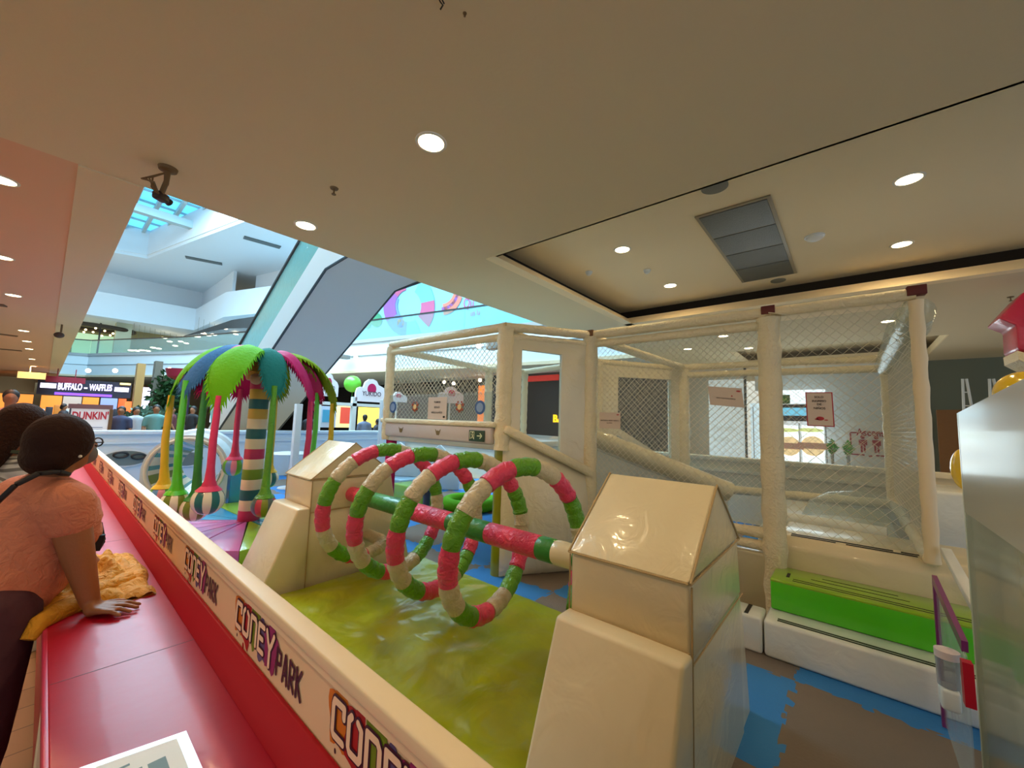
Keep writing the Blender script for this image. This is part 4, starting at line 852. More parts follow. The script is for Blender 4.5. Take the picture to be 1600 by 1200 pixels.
# ------- shops beneath the upper floor on the left
def glow(name, rgb, e): return M(name, rgb, .6, emit=e)
t = thing('waffle_shop', 'waffle shop front with purple lit lettering far at the left', 'shop', (1.5, 30.5, 0))
BX0, BX1 = P(57, 610, 'y', 30).x, P(205, 610, 'y', 30).x
def zp(px, py): return P(px, py, 'y', 30).z
def xp(px): return P(px, 608, 'y', 30).x
obj('sign_band', MB().box((BX0, 30.0, 2.12), (BX1, 30.4, 2.95)), M('near black violet', (34, 26, 44), .5), t)
mb = MB(); text(mb, 'BUFFALO', (xp(90), 29.97, 2.40), (1, .02, .04), (0, 0, 1), .33, width=xp(128)-xp(90), thick=.03); text(mb, '-', (xp(131), 29.97, 2.44), (1, 0, 0), (0, 0, 1), .33, width=.12, thick=.03); text(mb, 'WAFFLES', (xp(139), 29.97, 2.44), (1, .02, .04), (0, 0, 1), .33, width=xp(175)-xp(139), thick=.03)
obj('lit_lettering', mb, glow('violet white letters', (225, 205, 255), 2.2), t, smooth=0)
obj('purple_strip', MB().box((xp(86), 29.98, 2.14), (xp(176), 30.0, 2.26)), glow('purple tube light', (110, 60, 235), 2.2), t)
for x0, x1 in ((xp(62), xp(87)), (xp(179), xp(201))): obj('lamp_bar', MB().box((x0, 29.95, 2.45), (x1, 30.05, 2.68)), glow('lilac lamp bar', (236, 226, 255), 2), t)
obj('counter', MB().box((BX0, 30.1, 0), (BX1, 30.6, 1.1)), M('dark counter', (60, 46, 44), .5), t)
for x0, x1, mt in ((66, 100, orange_m), (102, 132, glow('pale menu light', (200, 190, 180), .8)), (134, 160, orange_m), (163, 190, glow('blue menu light', (150, 170, 220), .9)), (192, 204, glow('lit red orange', (255, 100, 50), 1.0))): obj('menu_board', MB().box((xp(x0), 31.2, 1.1), (xp(x1), 31.3, 2.1)), mt, t)
for k in range(11): x = BX0+.1+k*(BX1-BX0-.4)/11; obj('display_item', MB().box((x, 30.15, 1.1), (x+.24, 30.4, 1.42+.1*(k % 3)), bev=.02), [M('bright packaging', (220, 220, 230), .5), M('dark machine', (50, 48, 56), .4), M('amber jar', (220, 130, 50), .4)][k % 3], t)
t = thing('food_stall', 'orange lit food stall left of the waffle shop', 'shop', (-1.6, 31, 0))
obj('back_panel', MB().box((-2.6, 31, .9), (-.4, 31.2, 2.1)), orange_m, t); obj('awning_band', MB().box((-2.8, 30.6, 2.2), (-.4, 31, 2.9)), M('beige awning', (170, 160, 130), .7), t); obj('counter', MB().box((-2.8, 30.4, 0), (-.5, 30.8, .95)), M('dark counter', (60, 46, 44)), t)
p0, p1 = P(72, 587, 'y', 26), P(133, 600, 'y', 26)
tag(obj('red_banner', MB().box((p0.x, 26, p1.z), (p1.x, 26.1, p0.z)).box((p0.x+.3, 26.03, p0.z-.02), (p0.x+.33, 26.06, 3.2)).box((p1.x-.33, 26.03, p0.z-.02), (p1.x-.3, 26.06, 3.2)), M('maroon banner', (140, 18, 44), .6)), 'dark red banner board above the waffle shop', 'banner')
p0, p1 = P(28, 580, 'y', 26), P(71, 593, 'y', 26)
tag(obj('shop_light_box', MB().box((p0.x, 26, p1.z), (p1.x, 26.1, p0.z)).box((p0.x+.3, 26.03, p0.z-.02), (p0.x+.33, 26.06, 3.2)), glow('pale yellow strip light', (236, 206, 130), 1.0)), 'pale yellow lit panel left of the dark red banner', 'light panel')
# doughnut kiosk board
q0, q1 = P(112, 638, 'y', 13), P(166, 684, 'y', 13)
t = thing('kiosk_board', 'white kiosk board with red DUNKIN lettering behind the far parapet', 'sign board', ((q0.x+q1.x)/2, 13, 0))
obj('board', MB().box((q0.x, 13, .5), (q1.x, 13.08, q0.z)), M('board white', (232, 224, 226), .5, emit=.15), t); obj('roof_strip', MB().box((q0.x-.05, 12.98, q0.z), (q1.x+.05, 13.2, q0.z+.10)), M('brown pink roof strip', (130, 84, 84), .6), t); obj('post', MB().box((q1.x, 12.98, 0), (q1.x+.06, 13.1, q0.z)), brown_m, t)
mb = MB(); text(mb, "DUNKIN'", (q0.x+.02, 12.985, q0.z-.235), (1, .0, .02), (0, 0, 1), .17, width=(q1.x-q0.x)-.03, thick=.03); obj('red_lettering', mb, M('lettering red', (196, 30, 50), .5), t, smooth=0)
mb = MB()
for k in range(5): mb.box((q1.x-.26, 12.985, 1.10-.06*k), (q1.x-.08, 12.99, 1.115-.06*k))
obj('small_print', mb, M('small print grey', (120, 120, 150), .6), t)
# columns, plants and bright shop panels along the far wall
for (px, w_, mt, lb, Y) in [(207, 13, M('tan column', (176, 132, 76), .7), 'tan square column right of the waffle shop', 24), (235, 12, M('grey stone column', (104, 96, 84), .7), 'grey stone column left of the wall of leaves', 22)]:
    a, b = P(px, 640, 'y', Y), P(px+w_, 640, 'y', Y); tag(obj('column', MB().box((a.x, Y, 0), (b.x, Y+.5, 3.58))), mt and lb, 'column') if False else tag(obj('column', MB().box((a.x, Y, 0), (b.x, Y+.5, 3.58)), mt), lb, 'column')
def leaves(name, c, s, n, mt, seed=1, ln=.16):
    rr = random.Random(seed); mb = MB(); c = Vector(c)
    for i in range(n):
        d = Vector((rr.gauss(0, 1), rr.gauss(0, 1), rr.gauss(0, 1))).normalized()*rr.random()**.4
        p = c+Vector((d.x*s[0], d.y*s[1], d.z*s[2])); o = Vector((rr.gauss(0, 1), rr.gauss(0, 1), rr.gauss(0, .7))).normalized()*ln; q = o.cross(Vector((rr.random(), rr.random(), rr.random()))).normalized()*ln*.25
        mb.add([p, p+o*.5+q, p+o, p+o*.5-q], [[0, 1, 2, 3]])
    return mb
leaf_m = M('deep green leaves', (36, 76, 36), .6); leaf2_m = M('dusty green leaves', (84, 116, 100), .6)
a = P(262, 620, 'y', 22)
tag(obj('leaf_wall', leaves('l', (a.x, 22, 1.9), (.6, .25, 1.3), 700, leaf_m, 3, .28), leaf_m, smooth=0), 'dark green wall of leaves beside the grey stone column', 'plant wall')
for k, (px, py, Y, s, lb) in enumerate([(220, 655, 17, .42, 'dusty green potted plant behind the parapet, left one of two'), (256, 652, 19.5, .45, 'dusty green potted plant behind the parapet, right one of two')]):
    a = P(px, py, 'y', Y); t = thing('potted_plant', lb, 'plant', (a.x, Y, 0), 'potted plants in the mall hall')
    obj('foliage', leaves('l', (a.x, Y, 1.2), (s, s, .35), 260, leaf2_m, 10+k, .3), leaf2_m, t, smooth=0); obj('planter', MB().lathe([(0, 0), (.22, 0), (.3, .85), (.26, .85), (0, .8)], (a.x, Y, 0), 18), M('pale planter', (176, 176, 172), .6), t)
a = P(292, 600, 'y', 20)
t = thing('flower_lamp', 'dark post with a crimson canopy and bright lamp left of the palm', 'lamp post', (a.x, 20, 0))
obj('post', MB().tube([(a.x, 20, 0), (a.x, 20, 2.7)], .14, 12), M('dark violet post', (46, 36, 60), .6), t); obj('canopy', MB().lathe([(.1, 2.6), (.62, 2.85), (.7, 3.15), (0, 3.2)], (a.x, 20, 0), 18), M('crimson canopy', (150, 20, 50), .6), t); obj('lamp', MB().ball((a.x, 19.7, 2.72), .16, 12, 8), glow('white pink lamp', (255, 220, 230), 5), t)
for k, (px, py, ww, hh_, rgb, e, lb, Y) in enumerate([(223, 622, 9, 34, (230, 210, 255), 1.6, 'bright white lit shop display between the two columns', 27), (196, 640, 8, 26, (255, 120, 60), 1.0, 'orange red lit shop display beside the tan column', 24.6), (188, 600, 16, 4, (255, 220, 120), 1.6, 'small yellow light panel above the waffle shop lamps', 29.9), (332, 640, 8, 40, (220, 235, 255), 1.2, 'narrow pale lit display seen between two green arms of the palm', 25)]):
    a, b = P(px, py-hh_/2, 'y', Y), P(px+ww, py+hh_/2, 'y', Y); dm = MB().box((a.x, Y, b.z), (b.x, Y+.08, a.z)); dm = dm if k == 2 else dm.box(((a.x+b.x)/2-.03, Y+.02, 0), ((a.x+b.x)/2+.03, Y+.06, b.z+.02)); tag(obj('shop_display', dm, glow('lit pane %s' % 'abcd'[k], rgb, e)), lb, 'light panel')
# level two on the left: ring garland, columns, lamps
t = thing('upper_hall_garland', 'dark round hanging garland with lights in the upper hall', 'hanging decoration', tuple(P(148, 515, 'y', 44)))
c_ = P(148, 512, 'y', 44); mb = MB(); mb.tube([c_+Vector((2.2*math.cos(2*PI*i/24), 1.4*math.sin(2*PI*i/24), 0)) for i in range(24)], .16, 8, closed=True); obj('ring', mb, M('dark garland', (60, 46, 30), .8), t)
mb = MB()
for i in range(24): q = c_+Vector((1.9*math.cos(2*PI*i/24), 1.2*math.sin(2*PI*i/24), -.2-.1*(i % 3))); mb.ball(q, .07, 8, 6)
obj('fairy_light', mb, glow('warm fairy glow', (255, 220, 160), 6), t)
for x in (-1.2, .3, 1.5): obj('hanger', MB().box((c_.x+x-.05, 44, 5.4), (c_.x+x+.05, 44.1, 8.1)), dark_m, t)
for (px, w_, rgb, lb) in [(116, 75, (170, 205, 170), 'pale green lit glazing across the upper hall behind the garland')]:
    a, b = P(px, 515, 'y', 46), P(px+w_, 548, 'y', 46); tag(obj('upper_glazing', MB().box((a.x, 46, 5.02), (b.x, 46.1, 7.4)), glow('pale green glazing', rgb, .7)), lb, 'glazing')
a = P(192, 530, 'y', 43); tag(obj('column', MB().box((a.x-.45, 43, 5.1), (a.x+.45, 43.9, 8.2)), M('olive white column', (190, 190, 160), .7)), 'pale round cornered column in the upper hall', 'column')
rr = random.Random(5); spots = []
for k in range(20):
    px, py = 205+k*8.6, 546-k*1.6+rr.uniform(-9, 8); spots.append((px, py))
bx_ = ['leftmost', 'second', 'third', 'fourth', 'fifth', 'sixth', 'seventh', 'eighth', 'ninth', 'tenth', 'eleventh', 'twelfth', 'thirteenth', 'fourteenth', 'fifteenth', 'sixteenth', 'seventeenth', 'eighteenth', 'nineteenth', 'rightmost']
for k, (px, py) in enumerate(spots):
    q = P(px, py, 'y', 42.2+.35*k if px < 300 else 34.6+.5*(k-11)); o = thing('pendant_lamp', 'small bright lamp behind the upper balustrade, %s of the row of twenty' % bx_[k], 'lamp', tuple(q), 'small lamps of the upper hall')
    obj('lamp_shade', MB().ball(q, .13, 10, 6, (1.6, 1, .5)), glow('shop lamp warm', (255, 236, 200), 5), o); obj('cord', MB().tube([q, Vector((q.x, q.y, 8.2))], .008, 4), M('grey cord', (120, 120, 110), .7), o)
a = P(345, 520, 'y', 28); tag(obj('dark_soffit_panel', MB().prism([P(287, 525, 'y', 36), P(362, 500, 'y', 30), P(408, 493, 'y', 24), P(403, 511, 'y', 24), P(360, 512, 'y', 30)], (0, .4, 0)), M('charcoal shop band', (44, 50, 54), .6)), 'charcoal shop sign band under the upper white fascia', 'sign band')
for (px, py, s, lb) in [(427, 481-20, .0, ''), (272, 573, .30, 'small grey box on the white fascia beside the spot, left part'), (543, 558, .18, 'grey box on the white fascia left of the cage')]:
    if s: q = P(px-4, py, 'x', 8.9 if px > 500 else 6.0); 
    if s: tag(obj('fascia_box', MB().box(q-Vector((s, s, s*.5)), q+Vector((s, s, s*.5)), bev=.02), steel_m), lb, 'junction box')

# ------- kiosks right of the palm: cloud topped signs
pinkb = M('pink emblem', (200, 24, 96), .5); cloud_m = M('cloud sign white', (226, 226, 236), .5, emit=.12)
def cloud_sign(px0, px1, pyb, pyt, Y, label, letters=True):
    a, b = P(px0, pyb, 'y', Y), P(px1, pyb, 'y', Y); tp = P((px0+px1)/2, pyt, 'y', Y).z; W = b.x-a.x; c = (a+b)/2; Hh = tp-c.z
    t = thing('cloud_sign', label, 'sign', (c.x, Y, c.z), 'cloud topped kiosk signs')
    pts = [(-.5, 0), (-.5, .35), (-.46, .55), (-.36, .62), (-.27, .60), (-.22, .84), (-.1, .98), (.03, 1.0), (.15, .93), (.22, .76), (.30, .72), (.42, .64), (.5, .48), (.5, 0)]
    obj('board', MB().prism([Vector((c.x+x*W, Y, c.z+z*Hh)) for x, z in pts], (0, .08, 0)), cloud_m, t)
    pl_ = obj('pole', MB().box((c.x-.03, Y+.09, 0), (c.x+.03, Y+.15, c.z+.2)), white_m, t) if not letters else None
    obj('emblem', MB().prism([Vector((c.x+.13*W*math.cos(2*PI*i/20)*1.1, Y-.012, c.z+Hh*.56+max(-.13, .24*math.sin(2*PI*i/20))*Hh)) for i in range(20)], (0, .01, 0)), pinkb, t)
    if letters:
        mb = MB(); text(mb, 'YUKIDO', (c.x, Y-.016, c.z+Hh*.26), (1, 0, 0), (0, 0, 1), .20*Hh, width=W*.62, align='C', thick=.01); obj('lettering', mb, M('sign letters plum', (60, 20, 60), .5), t, smooth=0)
    return t
cloud_sign(496, 528, 619, 583, 14, 'cloud topped sign with pink emblem left of the green balloon')
cloud_sign(555, 603, 628, 592, 14, 'larger cloud topped sign with dark lettering right of the green balloon')
cloud_sign(685, 724, 630, 604, 14.5, 'small cloud topped sign seen through the cage net', False)
cloud_sign(608, 636, 628, 612, 14.5, 'low cloud topped sign behind the clear screen at its left end', False)
c_ = P(551, 600, 'y', 15.5); tag(obj('green_balloon', MB().ball(c_, .34, 22, 14).tube([c_-Vector((0, 0, .33)), Vector((c_.x, c_.y-.1, 0))], .006, 5).mat(0), M('balloon green', (110, 214, 60), .35, coat=.4)), 'bright green round balloon between two cloud topped signs', 'balloon')
t = thing('kiosk_counter', 'kiosk frame with pale posts and warm lit interior under the cloud signs', 'kiosk', (7.2, 14.2, 0))
for px in (497, 552, 603): a = P(px, 650, 'y', 14.05); obj('post', MB().box((a.x-.08, 14.0, 0), (a.x+.08, 14.16, P(552, 620, 'y', 14).z)), white_m, t)
a, b = P(490, 624, 'y', 14), P(606, 631, 'y', 14); obj('cross_beam', MB().box((a.x, 14, b.z-.16), (b.x, 14.15, b.z-.05)), white_m, t)
for (x0, x1, y0, y1, rgb, e) in [(528, 548, 634, 668, (255, 220, 150), 1.0), (562, 600, 636, 668, (255, 214, 90), 1.2), (500, 524, 634, 668, (150, 170, 190), .5)]:
    a, b = P(x0, y0, 'y', 15), P(x1, y1, 'y', 15); obj('lit_panel', MB().box((a.x, 15, b.z), (b.x, 15.1, a.z)), glow('panel %d' % x0, rgb, e), t)
a, b = P(533, 636, 'y', 14.9), P(547, 662, 'y', 14.9); tag(obj('sale_poster', MB().box((a.x, 14.9, b.z), (b.x, 14.93, a.z)), M('poster coral red', (232, 84, 66), .6, emit=.3)), 'coral red poster hanging in the lit kiosk', 'poster')
a, b = P(505, 640, 'y', 14.9), P(520, 660, 'y', 14.9); tag(obj('sale_poster', MB().box((a.x, 14.9, b.z), (b.x, 14.93, a.z)), M('poster blue', (60, 140, 176), .6, emit=.2)), 'blue poster hanging in the kiosk left of the red one', 'poster')
# orange lit column, dark shop with neon
def xr(px, py, X): return P(px, py, 'x', X)
a, b = xr(748, 596, 13.6), xr(766, 655, 13.6)
tag(obj('lit_column', MB().box((13.6, b.y, .9), (13.8, a.y, 3.2)), glow('orange column glow', (255, 130, 50), 1.1)), 'orange glowing column seen through the cage net', 'column')
a, b = xr(768, 580, 12.6), xr(782, 660, 12.6); tag(obj('dark_column', MB().box((12.6, b.y, .2), (12.9, a.y, 3.5)), M('navy column', (26, 30, 48), .6)), 'navy dark column beside the orange glowing one', 'column')
a, b = xr(820, 576, 13.4), xr(872, 594, 13.4)
a.z = min(a.z, 3.6); t = thing('neon_strip', 'soft red neon strip in the dark shop behind the window film', 'neon light', (13.4, (a.y+b.y)/2, b.z))
obj('neon_tube', MB().box((13.4, b.y, b.z+.0), (13.5, a.y, a.z-.1), bev=.04), glow('red neon', (196, 40, 30), .5), t); obj('holder', MB().box((13.5, b.y, b.z), (13.55, a.y, 3.6)), dark_m, t)
q = xr(864, 659, 13.96); mb = MB(); text(mb, 'BA', q, (0, -1, 0), (0, 0, 1), .30, width=.56, thick=.05); tag(obj('yellow_letters', mb, glow('lit yellow', (250, 190, 20), 1.6), smooth=0), 'yellow lit letters BA on the dark shop behind the cage', 'lettering')
for k, (px, py, lb) in enumerate([(694, 597, 'small lamp in the dark shop seen through the net, left'), (709, 599, 'small lamp in the dark shop seen through the net, right'), (750, 594, 'small lamp at the top of the orange column')]):
    q = P(px, py, 'x', 12.8); o = thing('pendant_lamp', lb, 'lamp', tuple(q), 'lamps in the dark shop'); obj('lamp_shade', MB().ball(q, .09, 10, 6), glow('shop lamp warm', (255, 236, 200), 5), o); obj('cord', MB().tube([q, Vector((q.x, q.y, 3.6))], .008, 4), dark_m, o)
for k, (px, py, lb) in enumerate([(748, 540, 'bright spot on the fascia seen through the cage net'), (556, 559, 'bright spot on the fascia between escalator and cage')]):
    q = P(px, py, 'x', 9.6 if px > 600 else 8.8); tag(obj('fascia_spot', MB().ball(q, .10, 10, 6), glow('cool lamp glow2', (255, 240, 215), 7)), lb, 'spotlight', 'spots on the atrium fascia')
q = P(774, 538, 'x', 9.8); tag(obj('fascia_box', MB().box(q-Vector((.15, .3, .18)), q+Vector((.15, .3, .18)), bev=.02), steel_m), 'grey box on the fascia beside the bright spot, seen through the net', 'junction box')

# ------- right wing: entrance, lift panel, signs
def xq(px, py): return P(px, py, 'x', 11.9)
X = 12.3
t = thing('entrance_glazing', 'bright glass entrance with two white poster doors at the right', 'glass door', (X, .9, 0))
def rectx(nm, x0, y0, x1, y1, mt, X_, th=.05, par=None):
    a, b = P(x0, y0, 'x', X_), P(x1, y1, 'x', X_); return obj(nm, MB().box((X_, b.y, min(a.z, b.z)), (X_+th, a.y, max(a.z, b.z))), mt, par or t)
day = glow('daylight glass', (240, 250, 255), 1.5); dayb = glow('sky blue glass', (120, 200, 230), 1.0)
rectx('poster_door', 1218, 664, 1249, 738, day, X); rectx('poster_door', 1252, 664, 1290, 739, day, X)
rectx('transom_glass', 1214, 610, 1290, 630, day, X); rectx('transom_glass', 1205, 636, 1290, 650, dayb, X); rectx('dark_band', 1205, 649, 1291, 659, M('dark shutter band', (70, 74, 90), .6), X-.04); rectx('frame', 1205, 632, 1291, 637, M('door frame dark', (60, 62, 70), .5), X-.05); obj('sill', MB().box((X-.02, -.1, 0), (X+.06, 2.0, .7)), wallw_m, t); rectx('frame', 1289, 655, 1294, 745, M('door frame dark', (60, 62, 70)), X-.05); rectx('frame', 1248, 661, 1252, 738, white_m, X-.05); rectx('glass_side_panel', 1172, 630, 1204, 738, glow('pale day panel', (214, 232, 240), .9), X)
rectx('frame', 1176, 636, 1179, 733, M('door frame dark', (60, 62, 70)), X-.05)
for (cx_, nmx) in ((1233, 0), (1270, 1)):
    c_ = P(cx_, 697, 'x', X-.03); mb = MB().prism([c_+Vector((0, .24*math.cos(2*PI*i/24), .24*math.sin(2*PI*i/24))) for i in range(24)], (-.01, 0, 0)); obj('burger_disc', mb, M('burger orange', (250, 214, 160), .6, emit=.9), t)
    mb = MB().box(c_+Vector((-.02, -.30, -.07)), c_+Vector((-.012, .30, .08))); obj('poster_label', mb, M('poster label brown', (200, 150, 130), .6, emit=.3), t)
    
    c2 = P(cx_-4, 672, 'x', X-.03); obj('leaf_print', MB().prism([c2+Vector((0, .26*math.cos(2*PI*i/16), .05*math.sin(2*PI*i/16))) for i in range(16)], (-.01, 0, 0)), M('leaf print', (226, 232, 150), .6, emit=.9), t)
q = P(1218, 624, 'x', 10.6); t = thing('exit_sign', 'hanging green exit sign in front of the glass entrance', 'sign', tuple(q))
obj('plate', MB().box(q+Vector((0, -.19, -.10)), q+Vector((.04, .24, .10))), M('exit green dim', (40, 90, 40), .5, emit=.2), t); obj('hanger', MB().tube([q+Vector((.02, .1, .1)), Vector((q.x+.02, q.y+.1, 3.5))], .01, 6), dark_m, t)
mb = MB(); text(mb, 'SALIDA', q+Vector((-.006, .0, -.04)), (0, -1, 0), (0, 0, 1), .08, width=.3, align='C'); obj('lettering', mb, M('exit letters', (200, 230, 120), .5), t, smooth=0)
t = thing('lift_sign', 'white wall panel with red lift pictogram and the word Ascensor', 'sign', tuple(P(1355, 690, 'x', 12.75)))
rectx('panel', 1320, 657, 1392, 745, M('panel white', (236, 234, 228), .5), 12.74, .04)
rdm = M('lift sign red', (170, 30, 50), .5); mb = MB(); q = P(1338, 680, 'x', 12.7); text(mb, 'Ascensor', q, (0, -1, -.02), (0, 0, 1), .17, width=.68, thick=.02); obj('lettering', mb, rdm, t, smooth=0)
mb = MB(); c_ = P(1359, 694, 'x', 12.70)
for (ya, za, yb, zb_) in [(.34, .26, .10, .26), (-.10, .26, -.34, .26), (.34, .26, .34, -.26), (-.34, .26, -.34, -.26), (.34, -.26, .10, -.26), (-.10, -.26, -.34, -.26)]: mb.beam(c_+Vector((0, ya, za)), c_+Vector((0, yb, zb_)), .03, .01, upv=(1, 0, 0))
for s in (.12, -.12): mb.ball(c_+Vector((0, s, .16)), .045, 10, 8, (.3, 1, 1)).box(c_+Vector((0, s-.075, -.03)), c_+Vector((-.01, s+.075, .10))).box(c_+Vector((0, s-.045, -.2)), c_+Vector((-.01, s-.008, -.03))).box(c_+Vector((0, s+.008, -.2)), c_+Vector((-.01, s+.045, -.03)))
for s in (.28, -.28): mb.box(c_+Vector((0, -.03, s-.02)), c_+Vector((-.01, .03, s+.02)))
obj('pictogram', mb, rdm, t)
for (px, py, lb) in [(1300, 700, 'small green plant by the door frame'), (1325, 702, 'small green plant at the left edge of the lift panel')]:
    q = P(px, py, 'x', 11.9); t = thing('small_plant', lb, 'plant', (q.x, q.y, 0), 'small plants near the lift'); obj('foliage', leaves('l', (q.x, q.y, q.z), (.07, .07, .17), 120, leaf_m, 21, .09), M('fresh green leaves', (96, 190, 70), .6), t, smooth=0); obj('stem', MB().tube([(q.x, q.y, 0), (q.x, q.y, q.z)], .03, 8), M('pale planter', (176, 176, 172)), t)
a = P(1082, 680, 'x', 12.15)
mb = MB(); q = P(1064, 700, 'x', 12.15); text(mb, 'i', P(1066, 640, 'x', 12.1), (0, -1, 0), (0, 0, 1), .4); text(mb, 'B', P(1064, 684, 'x', 12.1), (0, -1, 0), (0, 0, 1), .62, thick=.02); tag(obj('wall_lettering', mb, M('sign white', (240, 240, 236), .5), smooth=0), 'large white letters i B on the shop wall seen through the net', 'lettering')
mb = MB(); text(mb, 'Lo encuentras', P(1112, 672, 'x', 10.99), (0, -1, 0), (0, 0, 1), .16, width=.52); text(mb, 'la oferta', P(1114, 688, 'x', 10.99), (0, -1, 0), (0, 0, 1), .16, width=.36); tag(obj('window_lettering', mb, M('sign white', (240, 240, 236)), smooth=0), 'two lines of white script on the shop glass behind the tilted notice', 'lettering')
t = thing('shop_glass', 'pale bright shop glass wall behind the tilted notice', 'shop window', (11.0, 2.6, 0))
obj('pane', MB().box((11.0, 1.95, .75), (11.04, 2.75, 2.75)), glow('bleached glass', (206, 214, 216), .55), t); obj('mullion', MB().box((10.97, 1.9, .5), (11.02, 1.95, 3.1)), M('door frame dark', (60, 62, 70)), t)
q = P(1506, 733, 'y', -1.0); tag(obj('padded_block', MB().box((q.x-.5, -1.6, .012), (q.x+.4, -.62, q.z-.235), bev=.04), vinylw_m), 'white padded block under the yellow inflatable at the right', 'soft play block')
# stair ladders, yellow and pink inflatables behind the acrylic panel
for k, (px, lb) in enumerate([(1500, 'white ladder frame standing against the brown panel, left one'), (1542, 'white ladder frame standing against the brown panel, right one')]):
    p0, p1 = P(px, 640, 'x', 11.2), P(px+4, 592, 'x', 11.2); t = thing('folding_ladder', lb, 'ladder', (11.2, p0.y, p0.z-.2), 'white ladder frames')
    for s in (0, .16): obj('side_rail', MB().tube([Vector((p0.x, p0.y-s*1.9, 0)), p1+Vector((0, -s*.3, 0))], .02, 8), white_m, t)
    mb = MB()
    for i in range(7): f = i/7; c0 = (p0+Vector((0, 0, -1.2))).lerp(p1, f); c1 = (p0+Vector((0, -.3, -1.2))).lerp(p1+Vector((0, -.05, 0)), f); obj('rung', MB().tube([c0, c1], .012, 6), white_m, t)
def blobby(mb): return mb
q = P(1604, 605, 'y', -1.0); tag(obj('yellow_inflatable', MB().ball(q+Vector((0, 0, -.05)), .17, 24, 16).lathe([(.02, 0), (.12, .02), (.12, q.z-.1), (.02, q.z)], (q.x, q.y, 0), 20), M('glossy yellow vinyl', (232, 190, 0), .2, coat=.9, bump=(14, .3))), 'glossy yellow round inflatable peeping over the acrylic panel at the right edge', 'inflatable')
q = P(1506, 733, 'y', -1.0); tag(obj('yellow_inflatable', MB().ball(q, .16, 24, 16, (.7, .7, 1.5)), M('glossy yellow vinyl', (232, 190, 0))), 'glossy yellow inflatable edge left of the acrylic panel', 'inflatable')
pts = [P(1560, 498, 'x', 6.3), P(1600, 455, 'x', 6.3), P(1640, 460, 'x', 6.3), P(1640, 560, 'x', 6.3), P(1590, 545, 'x', 6.3), P(1588, 508, 'x', 6.3)]
t = thing('pink_canopy', 'deep pink padded canopy corner at the right edge under the ceiling', 'canopy', tuple(pts[0]))
obj('padded_cover', MB().prism(pts, (.5, 0, 0), bev=.02), M('deep pink vinyl', (190, 20, 70), .4, coat=.4, bump=(8, .5)), t); pts2 = [P(1590, 548, 'x', 6.3), P(1640, 562, 'x', 6.3), P(1640, 585, 'x', 6.3), P(1592, 562, 'x', 6.3)]; obj('hanging_rod', MB().tube([pts[1]+Vector((.2, -.12, -.05)), Vector((pts[1].x+.2, pts[1].y-.12, 3.2))], .02, 8), white_m, t); obj('valance', MB().prism(pts2, (.5, 0, 0)), sleeve_m, t)

# ================================================================== ACRYLIC PARTITION AT THE RIGHT
t = thing('acrylic_partition', 'big glossy see-through acrylic partition at the right edge of the photo', 'partition', (1.2, -.30, 0))
xa = 1.98; pts = [(xa, -.275, .02), (.55, -.275, .02), (.55, -.275, 1.72), (xa, -.275, 1.625)]
obj('acrylic_panel', MB().prism(pts, (0, -.012, 0), bev=.003), acryl_m, t)
obj('edge_strip', MB().box((xa-.004, -.289, .02), (xa+.006, -.273, 1.622)), M('acrylic edge', (190, 204, 196), .3, coat=.4), t)
obj('frosted_band', MB().prism([(xa-.002, -.2745, 1.30), (.55, -.2745, 1.30), (.55, -.2745, 1.718), (xa-.002, -.2745, 1.623)], (0, .001, 0)), M('frosted film', (172, 172, 162), .25, coat=.3, alpha=.85), t)
t = thing('gate_frame', 'thin magenta and white gate frame beside the green step', 'gate', (2.9, -.32, 0))
obj('frame_bar', MB().beam((3.25, -.32, .756), (2.54, -.325, .683), .02, .045), M('purple bar', (120, 40, 110), .4, coat=.3), t)
obj('frame_bar', MB().beam((3.24, -.32, .735), (3.22, -.32, .02), .02, .03), M('purple bar', (120, 40, 110)), t)
obj('frame_bar', MB().beam((2.45, -.315, .66), (2.44, -.315, .50), .03, .05), red_m, t)
obj('white_rail', MB().beam((3.86, -.44, .80), (3.1, -.46, .66), .05, .04, bev=.006), white_m, t)
obj('clear_gate_pane', MB().prism([(3.23, -.32, .05), (2.50, -.32, .05), (2.50, -.32, .66), (3.23, -.32, .735)], (0, -.005, 0)), film_m, t)
t = thing('gel_dispenser', 'clear and white hand gel dispenser hanging on the gate frame', 'dispenser', tuple(P(1480, 1060, 'y', -.28)))
c_ = P(1482, 1060, 'y', -.28)
obj('bottle', MB().lathe([(0, -.06), (.035, -.06), (.038, .06), (0, .062)], c_+Vector((0, .0, .03)), 18), glass('bottle clear', (214, 216, 220), gloss=.2), t); obj('cap', MB().lathe([(0, 0), (.04, 0), (.04, .03), (0, .04)], c_+Vector((0, 0, .085)), 18), M('cap pinkish white', (222, 206, 206), .4), t)
obj('dispenser_body', MB().obox(c_+Vector((0, 0, -.075)), (1, 0, 0), (0, 1, 0), (0, 0, 1), .085, .06, .085, bev=.012).obox(c_+Vector((.05, .0, -.07)), (1, 0, 0), (0, 1, 0), (0, 0, 1), .03, .02, .015), white_m, t)
q = P(1092, 1203, 'z', .04); tag(obj('play_ball', MB().ball((q.x, q.y, .052), .04, 22, 14), M('ball red', (200, 20, 30), .35, coat=.4)), 'red ball lying on the foam floor at the bottom photo edge', 'ball')

